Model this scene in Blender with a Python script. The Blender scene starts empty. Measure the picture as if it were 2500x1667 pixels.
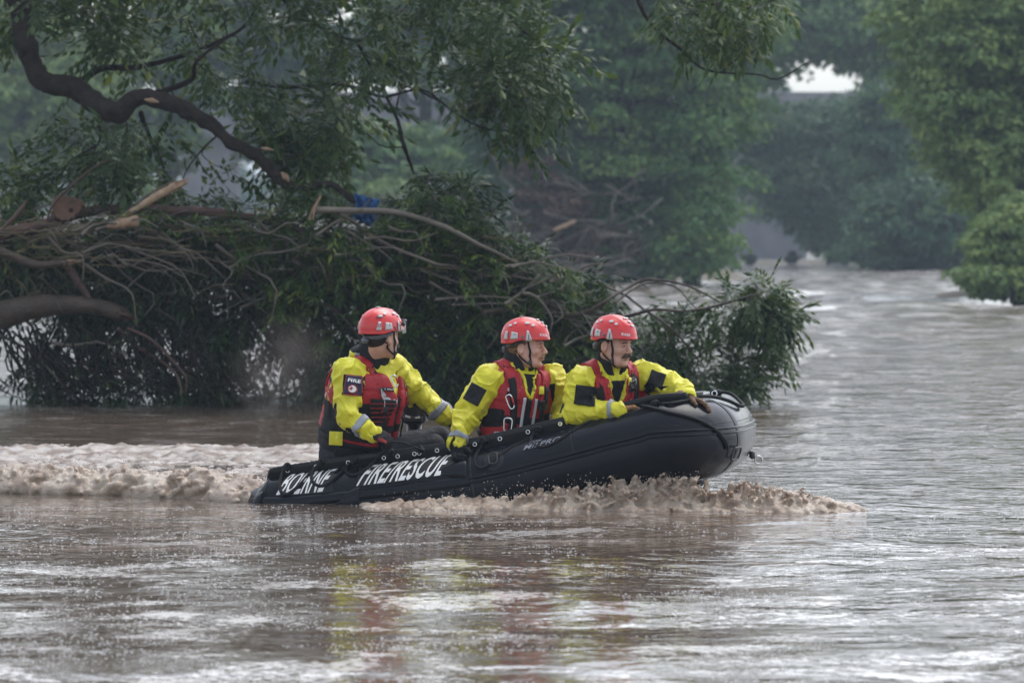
import bpy, bmesh, math, random
import numpy as np
from mathutils import Vector, Matrix
from mathutils.bvhtree import BVHTree

R = math.radians
SC = bpy.context.scene
COL = SC.collection
rng = np.random.default_rng(7)
random.seed(7)

# ------------------------------------------------------------------ camera, sky, sun, exposure
F = 10000.0            # focal length in photo pixels (2500 wide)
CAM_H = 1.69           # camera height above the water
HOR = 560.0            # horizon row in the photo
PITCH = math.atan((833.5 - HOR) / F)
cam_d = bpy.data.cameras.new('camera')
cam = bpy.data.objects.new('camera', cam_d); COL.objects.link(cam)
cam.location = (0, 0, CAM_H); cam.rotation_euler = (R(90) - PITCH, 0, 0)
cam_d.sensor_width = 36; cam_d.lens = 36 * F / 2500
cam_d.clip_start = 0.5; cam_d.clip_end = 8000
cam_d.dof.use_dof = True; cam_d.dof.focus_distance = 24.9; cam_d.dof.aperture_fstop = 4.2
SC.camera = cam

SUN_EL, SUN_AZ = 62.0, 35.0       # high diffuse light through cloud, over the river
world = bpy.data.worlds.new('World'); SC.world = world; world.use_nodes = True
wn = world.node_tree; wn.nodes.clear()
sky = wn.nodes.new('ShaderNodeTexSky'); sky.sky_type = 'NISHITA'; sky.sun_disc = False
sky.sun_elevation = R(SUN_EL); sky.sun_rotation = R(SUN_AZ)
sky.air_density = 1.0; sky.dust_density = 2.2; sky.ozone_density = 1.0
hs = wn.nodes.new('ShaderNodeHueSaturation'); hs.inputs['Saturation'].default_value = 0.42
bg = wn.nodes.new('ShaderNodeBackground'); bg.inputs['Strength'].default_value = 0.14
wo = wn.nodes.new('ShaderNodeOutputWorld')
wn.links.new(sky.outputs[0], hs.inputs['Color']); wn.links.new(hs.outputs[0], bg.inputs[0]); wn.links.new(bg.outputs[0], wo.inputs[0])
sun_d = bpy.data.lights.new('sun', 'SUN'); sun_d.energy = 0.6; sun_d.angle = R(50); sun_d.color = (1.0, 0.985, 0.96)
sun = bpy.data.objects.new('sun', sun_d); COL.objects.link(sun)
# the sky's rotation counts clockwise from +Y, so the sun stands at (sin, cos)
sdir = Vector((math.sin(R(SUN_AZ)) * math.cos(R(SUN_EL)), math.cos(R(SUN_AZ)) * math.cos(R(SUN_EL)), math.sin(R(SUN_EL))))
sun.rotation_euler = sdir.to_track_quat('Z', 'Y').to_euler()
SC.view_settings.view_transform = 'Standard'; SC.view_settings.look = 'None'
SC.view_settings.gamma = 1.0; SC.view_settings.use_curve_mapping = False
SC.view_settings.exposure = 1.1
SC.render.engine = 'CYCLES'
SC.cycles.use_denoising = True
SC.cycles.max_bounces = 8; SC.cycles.transparent_max_bounces = 8
SC.cycles.volume_bounces = 0
SC.cycles.use_fast_gi = False

# ------------------------------------------------------------------ helpers
_cp, _sp = math.cos(PITCH), math.sin(PITCH)
def P(px, py, d):
    """world point seen at photo pixel (px,py) at distance d along world Y"""
    vx, vy, vz = (px - 1250) / F, 1.0, -(py - 833.5) / F
    wy = vy * _cp + vz * _sp; wz = -vy * _sp + vz * _cp
    k = d / wy
    return np.array((vx * k, d, CAM_H + wz * k))
def PL(lst, d):
    return np.array([P(q[0], q[1], q[2] if len(q) > 2 else d) for q in lst])
def unit(v):
    v = np.asarray(v, float); return v / max(np.linalg.norm(v), 1e-9)
def units(v):
    return v / np.maximum(np.linalg.norm(v, axis=1, keepdims=True), 1e-9)

def tag(o, label=None, cat=None, group=None, kind=None):
    if label: o['label'] = label
    if cat: o['category'] = cat
    if group: o['group'] = group
    if kind: o['kind'] = kind
    return o
def empty(name, loc, label, cat, group=None):
    o = bpy.data.objects.new(name, None); COL.objects.link(o); o.location = tuple(loc); o.empty_display_size = .1
    return tag(o, label, cat, group)
def link(o, parent=None):
    COL.objects.link(o)
    if parent is not None:
        o.parent = parent
        off = Vector(parent.location)
        q = parent.parent
        while q is not None:
            off += Vector(q.location); q = q.parent
        o.location = -off          # meshes are written in world coordinates
    return o
def mesh_from(name, V, faces, mat, parent=None, smooth=True, attr=None, mats=None, midx=None):
    """V (n,3); faces (m,k) int array, or list of arrays with different k"""
    me = bpy.data.meshes.new(name)
    V = np.asarray(V, dtype=np.float32)
    fl = faces if isinstance(faces, list) else [faces]
    fl = [np.asarray(f, dtype=np.int32) for f in fl if len(f)]
    me.vertices.add(len(V)); me.vertices.foreach_set('co', V.ravel())
    loops = np.concatenate([f.ravel() for f in fl])
    tot = np.concatenate([np.full(len(f), f.shape[1], np.int32) for f in fl])
    st = np.concatenate(([0], np.cumsum(tot)[:-1])).astype(np.int32)
    me.loops.add(len(loops)); me.loops.foreach_set('vertex_index', loops)
    me.polygons.add(len(tot)); me.polygons.foreach_set('loop_start', st); me.polygons.foreach_set('loop_total', tot)
    me.polygons.foreach_set('use_smooth', np.full(len(tot), smooth, bool))
    for m in (mats or [mat]): me.materials.append(m)
    if midx is not None: me.polygons.foreach_set('material_index', np.asarray(midx, np.int32))
    me.update(calc_edges=True); me.validate()
    if attr is not None and len(me.vertices) == len(V):
        a = me.attributes.new('rnd', 'FLOAT', 'POINT'); a.data.foreach_set('value', np.asarray(attr, np.float32))
    o = bpy.data.objects.new(name, me)
    return link(o, parent)

class MB:
    """collects pieces into one mesh"""
    def __init__(s): s.v = []; s.q = []; s.t = []; s.n = 0
    def add(s, V, Q=None, T=None):
        V = np.asarray(V, float)
        if Q is not None and len(Q): s.q.append(np.asarray(Q) + s.n)
        if T is not None and len(T): s.t.append(np.asarray(T) + s.n)
        s.v.append(V); s.n += len(V)
    def build(s, name, mat, parent=None, smooth=True, attr=None):
        fl = []
        if s.q: fl.append(np.concatenate(s.q))
        if s.t: fl.append(np.concatenate(s.t))
        return mesh_from(name, np.concatenate(s.v), fl, mat, parent, smooth, attr)
    def box(s, c, sz, M=None):
        v = np.array([(x, y, z) for x in (-.5, .5) for y in (-.5, .5) for z in (-.5, .5)]) * np.asarray(sz)
        if M is not None: v = v @ np.asarray(M).T
        s.add(v + np.asarray(c), Q=[(0, 1, 3, 2), (4, 6, 7, 5), (0, 4, 5, 1), (2, 3, 7, 6), (0, 2, 6, 4), (1, 5, 7, 3)])
    def tube(s, pts, rad, n=6, caps=True):
        V, Q, T = tube_arr(pts, rad, n, caps); s.add(V, Q, T)

def frames(pts):
    pts = np.asarray(pts, float); t = np.gradient(pts, axis=0); t = units(t)
    ref = np.array((0, 0, 1.0)) if abs(t[0][2]) < .9 else np.array((1.0, 0, 0))
    N = np.zeros_like(pts); n = unit(np.cross(np.cross(t[0], ref), t[0]))
    for i in range(len(pts)):
        n = n - t[i] * np.dot(n, t[i]); n = unit(n); N[i] = n
    return t, N, np.cross(t, N)
def tube_arr(pts, rad, n=6, caps=True):
    pts = np.asarray(pts, float); m = len(pts)
    rad = np.broadcast_to(np.asarray(rad, float), (m,))
    t, N, B = frames(pts)
    a = np.linspace(0, 2 * math.pi, n, endpoint=False)
    V = pts[:, None] + rad[:, None, None] * (np.cos(a)[None, :, None] * N[:, None] + np.sin(a)[None, :, None] * B[:, None])
    V = V.reshape(-1, 3)
    i = np.arange(m - 1)[:, None] * n; j = np.arange(n)[None]; j2 = (j + 1) % n
    Q = np.stack([i + j, i + j2, i + n + j2, i + n + j], -1).reshape(-1, 4)
    T = []
    if caps:
        V = np.vstack([V, pts[:1], pts[-1:]]); c0 = m * n; c1 = c0 + 1
        T = [(c0, (k + 1) % n, k) for k in range(n)] + [(c1, (m - 1) * n + k, (m - 1) * n + (k + 1) % n) for k in range(n)]
    return V, Q, np.array(T) if len(T) else None
def smooth_path(pts, n):
    """Catmull-Rom through pts (any dimension), n samples by chord length"""
    p = np.asarray(pts, float)
    p = np.vstack([2 * p[0] - p[1], p, 2 * p[-1] - p[-2]])
    L = np.concatenate(([0], np.cumsum(np.linalg.norm(np.diff(p[1:-1, :3], axis=0), axis=1))))
    s = np.linspace(0, L[-1], n); k = np.clip(np.searchsorted(L, s, 'right') - 1, 0, len(L) - 2)
    u = ((s - L[k]) / np.maximum(L[k + 1] - L[k], 1e-9))[:, None]
    a, b, c, d = p[k], p[k + 1], p[k + 2], p[k + 3]
    return .5 * ((2 * b) + (-a + c) * u + (2 * a - 5 * b + 4 * c - d) * u * u + (-a + 3 * b - 3 * c + d) * u ** 3)

# ---- noise (numpy gradient noise)
def _h(ix, iy, iz, seed):
    h = (ix.astype(np.uint32) * np.uint32(374761393) + iy.astype(np.uint32) * np.uint32(668265263)
         + iz.astype(np.uint32) * np.uint32(2147483647) + np.uint32((seed * 974711) & 0xffffffff))
    h = (h ^ (h >> np.uint32(13))) * np.uint32(1274126177)
    h = (h ^ (h >> np.uint32(16))) * np.uint32(2246822519)
    return h ^ (h >> np.uint32(15))
def noise(p, seed=0):
    p = np.asarray(p, np.float32); f = np.floor(p); i = f.astype(np.int64); q = p - f
    w = q * q * q * (q * (q * 6 - 15) + 10); out = 0
    for dx in (0, 1):
        for dy in (0, 1):
            for dz in (0, 1):
                h = _h(i[:, 0] + dx, i[:, 1] + dy, i[:, 2] + dz, seed)
                gx = (h & np.uint32(1023)).astype(np.float32) / 511.5 - 1
                gy = ((h >> np.uint32(10)) & np.uint32(1023)).astype(np.float32) / 511.5 - 1
                gz = ((h >> np.uint32(20)) & np.uint32(1023)).astype(np.float32) / 511.5 - 1
                v = gx * (q[:, 0] - dx) + gy * (q[:, 1] - dy) + gz * (q[:, 2] - dz)
                ww = (w[:, 0] if dx else 1 - w[:, 0]) * (w[:, 1] if dy else 1 - w[:, 1]) * (w[:, 2] if dz else 1 - w[:, 2])
                out = out + ww * v
    return out
def fbm(p, o=3, seed=0):
    s = 0; a = 1
    for k in range(o): s = s + a * noise(p * 2 ** k, seed + k); a *= .5
    return s
def billow(p, o=3, seed=0, gain=.5):
    s = 0; a = 1
    for k in range(o): s = s + a * (np.abs(noise(p * 2.1 ** k, seed + k)) * 2 - .45); a *= gain
    return s

# ---- signed distance modelling
def cone(p, a, b, ra, rb):
    a = np.asarray(a, np.float32); b = np.asarray(b, np.float32); ba = b - a
    q = p - a; t = np.clip(q @ ba / max(float(ba @ ba), 1e-9), 0, 1)
    return np.linalg.norm(q - t[:, None] * ba, axis=1) - (ra + (rb - ra) * t)
def ell(p, c, r, M=None):
    q = p - np.asarray(c, np.float32)
    if M is not None: q = q @ M.astype(np.float32).T      # rows of M = local axes
    r = np.asarray(r, np.float32); k0 = np.linalg.norm(q / r, axis=1); k1 = np.linalg.norm(q / (r * r), axis=1)
    return k0 * (k0 - 1) / np.maximum(k1, 1e-6)
def rbox(p, c, hs_, rr, M=None):
    q = p - np.asarray(c, np.float32)
    if M is not None: q = q @ M.astype(np.float32).T
    q = np.abs(q) - (np.asarray(hs_, np.float32) - rr)
    return np.linalg.norm(np.maximum(q, 0), axis=1) + np.minimum(q.max(axis=1), 0) - rr
def smin(a, b, k):
    h = np.maximum(k - np.abs(a - b), 0) / k
    return np.minimum(a, b) - h * h * k * .25
def smax(a, b, k): return -smin(-a, -b, k)
def nets(xs, ys, zs, D):
    nx, ny, nz = D.shape; S = D < 0
    c = S[:-1, :-1, :-1].astype(np.int8)
    tot = np.zeros_like(c)
    for dx in (0, 1):
        for dy in (0, 1):
            for dz in (0, 1): tot = tot + S[dx:nx - 1 + dx, dy:ny - 1 + dy, dz:nz - 1 + dz]
    act = (tot > 0) & (tot < 8); I = np.argwhere(act)
    idx = -np.ones(act.shape, np.int64); idx[act] = np.arange(len(I))
    i, j, k = I.T; acc = np.zeros((len(I), 3)); cnt = np.zeros(len(I)); ax = (xs, ys, zs)
    for a0, (u, v) in ((0, (1, 2)), (1, (0, 2)), (2, (0, 1))):
        for du in (0, 1):
            for dv in (0, 1):
                o = [0, 0, 0]; o[u] = du; o[v] = dv; e = list(o); e[a0] = 1
                d0 = D[i + o[0], j + o[1], k + o[2]]; d1 = D[i + e[0], j + e[1], k + e[2]]
                m = (d0 < 0) != (d1 < 0); t = np.where(m, d0 / np.where(m, d0 - d1, 1), 0)
                pt = np.stack([xs[i + o[0]], ys[j + o[1]], zs[k + o[2]]], 1).astype(float)
                ii = (i, j, k)[a0]; pt[:, a0] += t * (ax[a0][ii + 1] - ax[a0][ii])
                acc += pt * m[:, None]; cnt += m
    V = acc / np.maximum(cnt, 1)[:, None]; Q = []
    for a0 in range(3):
        A = [slice(None)] * 3; B = [slice(None)] * 3; A[a0] = slice(0, -1); B[a0] = slice(1, None)
        m = S[tuple(A)] != S[tuple(B)]
        u, v = [(1, 2), (2, 0), (0, 1)][a0]
        sl = [slice(None)] * 3; sl[u] = slice(1, -1); sl[v] = slice(1, -1)
        mm = np.zeros_like(m); mm[tuple(sl)] = m[tuple(sl)]
        E = np.argwhere(mm)
        if not len(E): continue
        s = S[tuple(A)][tuple(E.T)]
        def cell(du, dv):
            C = E.copy(); C[:, u] += du; C[:, v] += dv; return idx[tuple(C.T)]
        q = np.stack([cell(-1, -1), cell(0, -1), cell(0, 0), cell(-1, 0)], 1)
        q[~s] = q[~s][:, ::-1]; Q.append(q)
    return V, np.concatenate(Q)
def relax(V, Q, it=1, lam=.5):
    e = np.concatenate([Q[:, [0, 1]], Q[:, [1, 2]], Q[:, [2, 3]], Q[:, [3, 0]]]); n = len(V)
    a = np.concatenate([e[:, 0], e[:, 1]]); b = np.concatenate([e[:, 1], e[:, 0]])
    cnt = np.maximum(np.bincount(a, minlength=n), 1)
    for _ in range(it):
        M = np.stack([np.bincount(a, weights=V[b, c], minlength=n) for c in range(3)], 1) / cnt[:, None]
        V = V + lam * (M - V)
    return V
def sculpt(f, lo, hi, h, it=1, axes=None):
    xs, ys, zs = axes if axes else [np.arange(lo[c], hi[c] + h, h) for c in range(3)]
    G = np.stack(np.meshgrid(xs, ys, zs, indexing='ij'), -1).astype(np.float32)
    D = f(G.reshape(-1, 3)).reshape(G.shape[:3])
    V, Q = nets(xs, ys, zs, D)
    return relax(V, Q, it), Q
def bvh_of(V, Q): return BVHTree.FromPolygons([tuple(v) for v in V], [tuple(q) for q in Q.tolist()])

def decal(name, bvh, c, nrm, up, w, h, mat, parent, off=.004, shape=None, res=14, thick=.003):
    off = off + .0015
    """a piece of cloth/tape of size w x h laid onto the surface bvh around point c"""
    nrm = unit(nrm); up = unit(np.asarray(up) - nrm * np.dot(up, nrm)); rt = np.cross(up, nrm)
    n, m = res + 1, res + 1
    if shape is None: shape = lambda u, v: (u, v)
    V = np.zeros((n * m, 3)); ok = True
    for a in range(n):
        for b in range(m):
            u, v = shape(a / res * 2 - 1, b / res * 2 - 1)
            o = np.asarray(c) + rt * u * w / 2 + up * v * h / 2 + nrm * .12
            hit = bvh.ray_cast(Vector(o), Vector(-nrm), .4)
            if hit[0] is None:
                q = bvh.find_nearest(Vector(o - nrm * .12)); p = np.array(q[0]) + np.array(q[1]) * off
            else: p = np.array(hit[0]) + nrm * off
            V[a * m + b] = p
    a = np.arange(n - 1)[:, None] * m; b = np.arange(m - 1)[None]
    Q = np.stack([a + b, a + b + m, a + b + m + 1, a + b + 1], -1).reshape(-1, 4)
    o = mesh_from(name, V, Q, mat, parent)
    md = o.modifiers.new('thick', 'SOLIDIFY'); md.thickness = thick; md.offset = 0
    return o
def ribbon(name, bvh, path, w, mat, parent, off=.005, n=24, thick=.004, side=None, closed=False):
    """a strap laid along a path on surface bvh"""
    p = smooth_path(path, n); t = units(np.gradient(p, axis=0)); V = []
    for i in range(n):
        r = bvh.find_nearest(Vector(p[i])); nn = np.array(r[1]); q = np.array(r[0])
        out = unit(p[i] - q) if np.linalg.norm(p[i] - q) > 1e-4 else nn
        if np.dot(out, nn) < 0: out = nn
        s = unit(np.cross(t[i], nn))
        for k in (-1, -.33, .33, 1):
            z = q + s * k * w / 2
            r2 = bvh.find_nearest(Vector(z + nn * .01)); V.append(np.array(r2[0]) + nn * off)
    V = np.array(V); a = np.arange(n - 1)[:, None] * 4; b = np.arange(3)[None]
    Q = np.stack([a + b, a + b + 1, a + b + 5, a + b + 4], -1).reshape(-1, 4)
    o = mesh_from(name, V, Q, mat, parent)
    md = o.modifiers.new('thick', 'SOLIDIFY'); md.thickness = thick; md.offset = 0
    return o
def text_mesh(s, bold=.012):
    """flat text as (V2, faces) with height about 1, subdivided"""
    cu = bpy.data.curves.new('t', 'FONT'); cu.body = s; cu.offset = bold; cu.resolution_u = 3; cu.space_character = 1.05
    o = bpy.data.objects.new('t', cu); COL.objects.link(o)
    dg = bpy.context.evaluated_depsgraph_get(); me = bpy.data.meshes.new_from_object(o.evaluated_get(dg))
    bm = bmesh.new(); bm.from_mesh(me); bmesh.ops.triangulate(bm, faces=bm.faces)
    for _ in range(3):
        es = [e for e in bm.edges if e.calc_length() > .16]
        if es: bmesh.ops.subdivide_edges(bm, edges=es, cuts=1); bmesh.ops.triangulate(bm, faces=bm.faces)
    V = np.array([v.co[:] for v in bm.verts]); bm.verts.index_update()
    T = np.array([[v.index for v in f.verts] for f in bm.faces]); bm.free()
    bpy.data.objects.remove(o); bpy.data.meshes.remove(me)
    V = V[:, :2]; V -= V.min(0); V /= V[:, 1].max()
    return V, T
def text_decal(name, s, bvh, c, nrm, up, w, h, mat, parent, off=.009, shear=0, bold=.01):
    V, T = text_mesh(s, bold); x = V[:, 0] / V[:, 0].max() - .5; y = V[:, 1] - .5; x = x + shear * y * h / w
    nrm = unit(nrm); up = unit(np.asarray(up) - nrm * np.dot(up, nrm)); rt = np.cross(up, nrm); W = []
    for a, b in zip(x, y):
        o = np.asarray(c) + rt * a * w + up * b * h
        hit = bvh.ray_cast(Vector(o + nrm * .12), Vector(-nrm), .4)
        if hit[0] is None: q = bvh.find_nearest(Vector(o)); W.append(np.array(q[0]) + nrm * off)
        else: W.append(np.array(hit[0]) + nrm * off)
    return mesh_from(name, np.array(W), T, mat, parent, smooth=False)

# ------------------------------------------------------------------ materials
def mat(name, col, rough=.6, **kw):
    m = bpy.data.materials.new(name); m.use_nodes = True; nt = m.node_tree; b = nt.nodes['Principled BSDF']
    b.inputs['Base Color'].default_value = (*col, 1); b.inputs['Roughness'].default_value = rough
    if 'metal' in kw: b.inputs['Metallic'].default_value = kw['metal']
    if 'spec' in kw: b.inputs['Specular IOR Level'].default_value = kw['spec']
    if 'coat' in kw: b.inputs['Coat Weight'].default_value = kw['coat']; b.inputs['Coat Roughness'].default_value = kw.get('coatr', .1)
    if 'sheen' in kw: b.inputs['Sheen Weight'].default_value = kw['sheen']
    if 'sss' in kw:
        b.inputs['Subsurface Weight'].default_value = kw['sss']; b.inputs['Subsurface Radius'].default_value = kw.get('sssr', (.02, .008, .004)); b.inputs['Subsurface Scale'].default_value = 1
    tc = nt.nodes.new('ShaderNodeTexCoord')
    if 'var' in kw:            # (second colour, scale, contrast)
        c2, scl, con = kw['var']; nz = nt.nodes.new('ShaderNodeTexNoise'); nz.inputs['Scale'].default_value = scl; nz.inputs['Detail'].default_value = 6
        nt.links.new(tc.outputs['Object'], nz.inputs['Vector'])
        rp = nt.nodes.new('ShaderNodeMapRange'); rp.inputs['From Min'].default_value = .5 - con; rp.inputs['From Max'].default_value = .5 + con
        nt.links.new(nz.outputs['Fac'], rp.inputs['Value'])
        mx = nt.nodes.new('ShaderNodeMix'); mx.data_type = 'RGBA'; mx.inputs['A'].default_value = (*col, 1); mx.inputs['B'].default_value = (*c2, 1)
        nt.links.new(rp.outputs[0], mx.inputs['Factor']); nt.links.new(mx.outputs['Result'], b.inputs['Base Color'])
    if 'bump' in kw:           # list of (scale, distance, stretch)
        prev = None
        for scl, dist, st in kw['bump']:
            mp = nt.nodes.new('ShaderNodeMapping'); mp.inputs['Scale'].default_value = st
            nz = nt.nodes.new('ShaderNodeTexNoise'); nz.inputs['Scale'].default_value = scl; nz.inputs['Detail'].default_value = 4
            nt.links.new(tc.outputs['Object'], mp.inputs[0]); nt.links.new(mp.outputs[0], nz.inputs['Vector'])
            bp = nt.nodes.new('ShaderNodeBump'); bp.inputs['Distance'].default_value = dist; bp.inputs['Strength'].default_value = 1
            nt.links.new(nz.outputs['Fac'], bp.inputs['Height'])
            if prev: nt.links.new(prev.outputs[0], bp.inputs['Normal'])
            prev = bp
        nt.links.new(prev.outputs[0], b.inputs['Normal'])
    return m
def leaf_mat(name, c1, c2, c3, rough=.45, trans=.3):
    m = bpy.data.materials.new(name); m.use_nodes = True; nt = m.node_tree; b = nt.nodes['Principled BSDF']; out = nt.nodes['Material Output']
    at = nt.nodes.new('ShaderNodeAttribute'); at.attribute_name = 'rnd'
    cr = nt.nodes.new('ShaderNodeValToRGB'); e = cr.color_ramp.elements
    e[0].position = 0; e[0].color = (*c1, 1); e[1].position = 1; e[1].color = (*c3, 1); x = e.new(.6); x.color = (*c2, 1)
    nt.links.new(at.outputs['Fac'], cr.inputs[0]); nt.links.new(cr.outputs[0], b.inputs['Base Color'])
    b.inputs['Roughness'].default_value = rough; b.inputs['Specular IOR Level'].default_value = .28
    tr = nt.nodes.new('ShaderNodeBsdfTranslucent'); nt.links.new(cr.outputs[0], tr.inputs[0])
    mx = nt.nodes.new('ShaderNodeMixShader'); mx.inputs[0].default_value = trans
    nt.links.new(b.outputs[0], mx.inputs[1]); nt.links.new(tr.outputs[0], mx.inputs[2]); nt.links.new(mx.outputs[0], out.inputs[0])
    return m
M = {}
one = (1, 1, 1)
M['bark'] = mat('bark', (.017, .013, .011), .8, spec=.15, var=((.038, .03, .024), 9, .25), bump=[(14, .03, (1, 1, 1)), (60, .008, one)])
M['wetbark'] = mat('wet_bark', (.035, .025, .019), .5, spec=.3, var=((.085, .062, .045), 7, .25), bump=[(30, .015, one)])
M['greybark'] = mat('grey_bark', (.10, .085, .07), .6, var=((.18, .15, .12), 6, .25), bump=[(30, .01, one)])
M['redbark'] = mat('red_bark', (.10, .045, .03), .6, var=((.05, .03, .022), 8, .2), bump=[(30, .01, one)])
M['rawwood'] = mat('raw_wood', (.42, .30, .19), .6, var=((.25, .15, .09), 14, .2), bump=[(50, .008, (1, 1, 1))])
M['cutwood'] = mat('cut_wood', (.17, .09, .055), .8, var=((.10, .055, .035), 20, .2), bump=[(50, .01, one)])
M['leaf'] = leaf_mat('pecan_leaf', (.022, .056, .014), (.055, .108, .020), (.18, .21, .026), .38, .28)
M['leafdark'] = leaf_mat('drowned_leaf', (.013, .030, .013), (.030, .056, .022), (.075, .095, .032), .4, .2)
M['leafbright'] = leaf_mat('shoot_leaf', (.022, .048, .016), (.05, .09, .026), (.11, .15, .04), .38, .28)
M['fol_mid'] = leaf_mat('bank_leaf', (.042, .105, .036), (.090, .185, .056), (.21, .30, .07), .6, .3)
M['fol_deep'] = leaf_mat('deep_leaf', (.026, .075, .034), (.052, .120, .052), (.11, .18, .06), .6, .3)
M['fol_light'] = leaf_mat('light_leaf', (.065, .13, .036), (.14, .22, .062), (.26, .34, .09), .6, .3)
M['fol_brown'] = leaf_mat('dead_leaf', (.05, .035, .028), (.09, .055, .04), (.14, .09, .06), .7, .1)
M['straw'] = mat('straw', (.16, .13, .06), .7, var=((.09, .065, .035), 4, .2))
M['concrete'] = mat('concrete', (.20, .20, .21), .85, var=((.13, .13, .14), .8, .2), bump=[(6, .02, one)])
M['silt'] = mat('silt', (.13, .10, .07), .9, var=((.07, .07, .04), .3, .2))
M['yellow'] = mat('yellow_drysuit', (.80, .76, .015), .5, var=((.58, .53, .025), 4, .3), bump=[(18, .010, one), (55, .003, one)], sheen=.1)
M['black'] = mat('black_cloth', (.008, .009, .010), .7, spec=.2, var=((.02, .021, .023), 12, .2), bump=[(40, .004, one)])
M['trouser'] = mat('dark_trousers', (.010, .011, .014), .65, spec=.25, var=((.024, .025, .03), 8, .2), bump=[(14, .014, one), (60, .002, one)])
M['collar'] = mat('neoprene', (.013, .014, .016), .7, spec=.2, bump=[(30, .004, one)])
M['red'] = mat('red_vest', (.42, .010, .018), .6, var=((.31, .008, .014), 9, .3), bump=[(25, .008, one), (90, .002, one)])
M['reflect'] = mat('reflective_tape', (.52, .54, .57), .35, bump=[(60, .002, one)])
M['cuffgrey'] = mat('grey_tape', (.30, .32, .35), .4, bump=[(30, .004, one)])
M['helmet'] = mat('helmet_shell', (.70, .022, .026), .3, coat=.35, coatr=.12, var=((.58, .03, .026), 9, .25), bump=[(90, .0006, one)])
M['sticker'] = mat('helmet_sticker', (.55, .56, .55), .35)
M['whitetxt'] = mat('white_print', (.78, .78, .76), .5)
M['darkprint'] = mat('dark_print', (.03, .02, .03), .5)
M['navy'] = mat('navy_patch', (.018, .022, .06), .7)
M['redthread'] = mat('red_thread', (.35, .03, .03), .7)
M['strap'] = mat('black_strap', (.008, .008, .010), .6, spec=.25, bump=[(200, .001, one)])
M['metal'] = mat('steel', (.62, .63, .65), .22, metal=1)
M['glovebrown'] = mat('brown_glove', (.05, .032, .02), .7, var=((.20, .10, .04), 60, .12))
M['plastic'] = mat('dark_plastic', (.02, .02, .022), .35)
M['greyplastic'] = mat('grey_plastic', (.10, .105, .12), .3)
M['orange'] = mat('orange_glove', (.45, .19, .035), .7, var=((.10, .06, .03), 45, .1))
M['skin'] = mat('skin', (.58, .35, .26), .5, sss=.12, var=((.52, .28, .20), 22, .2), bump=[(120, .0012, one)])
M['skin2'] = mat('ruddy_skin', (.64, .39, .30), .5, sss=.12, var=((.57, .29, .22), 16, .2), bump=[(120, .0012, one)])
M['lip'] = mat('lip', (.36, .14, .11), .45)
M['eyewhite'] = mat('eye', (.34, .31, .29), .3)
M['iris'] = mat('iris', (.03, .025, .02), .1)
M['hairblond'] = mat('blond_hair', (.20, .12, .065), .7, spec=.2, var=((.11, .065, .035), 80, .2), bump=[(160, .004, (1, 1, .2))])
M['hairdark'] = mat('dark_hair', (.016, .011, .009), .7, spec=.2, var=((.032, .022, .016), 80, .2), bump=[(160, .004, (1, 1, .2))])
M['mousblond'] = mat('blond_moustache', (.36, .235, .13), .6, var=((.25, .15, .08), 120, .2), bump=[(200, .003, (1, 1, .2))])
M['mousbrown'] = mat('brown_moustache', (.075, .04, .024), .6, var=((.045, .024, .015), 120, .2), bump=[(200, .003, (1, 1, .2))])
M['rubber'] = mat('tube_rubber', (.0075, .009, .013), .17, spec=.17, var=((.011, .013, .018), 2.2, .3), bump=[(5, .006, one), (60, .0006, one)])
M['rubberdull'] = mat('flap_rubber', (.010, .011, .012), .42, spec=.3, var=((.018, .018, .019), 6, .3), bump=[(12, .004, one)])
M['rope'] = mat('black_rope', (.009, .010, .012), .6, spec=.3, bump=[(120, .002, one)])
M['silver'] = mat('silver_print', (.22, .23, .26), .35, metal=.4)
M['blue'] = mat('blue_cloth', (.02, .12, .32), .7, var=((.012, .07, .19), 10, .2), bump=[(20, .02, one)])

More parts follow.
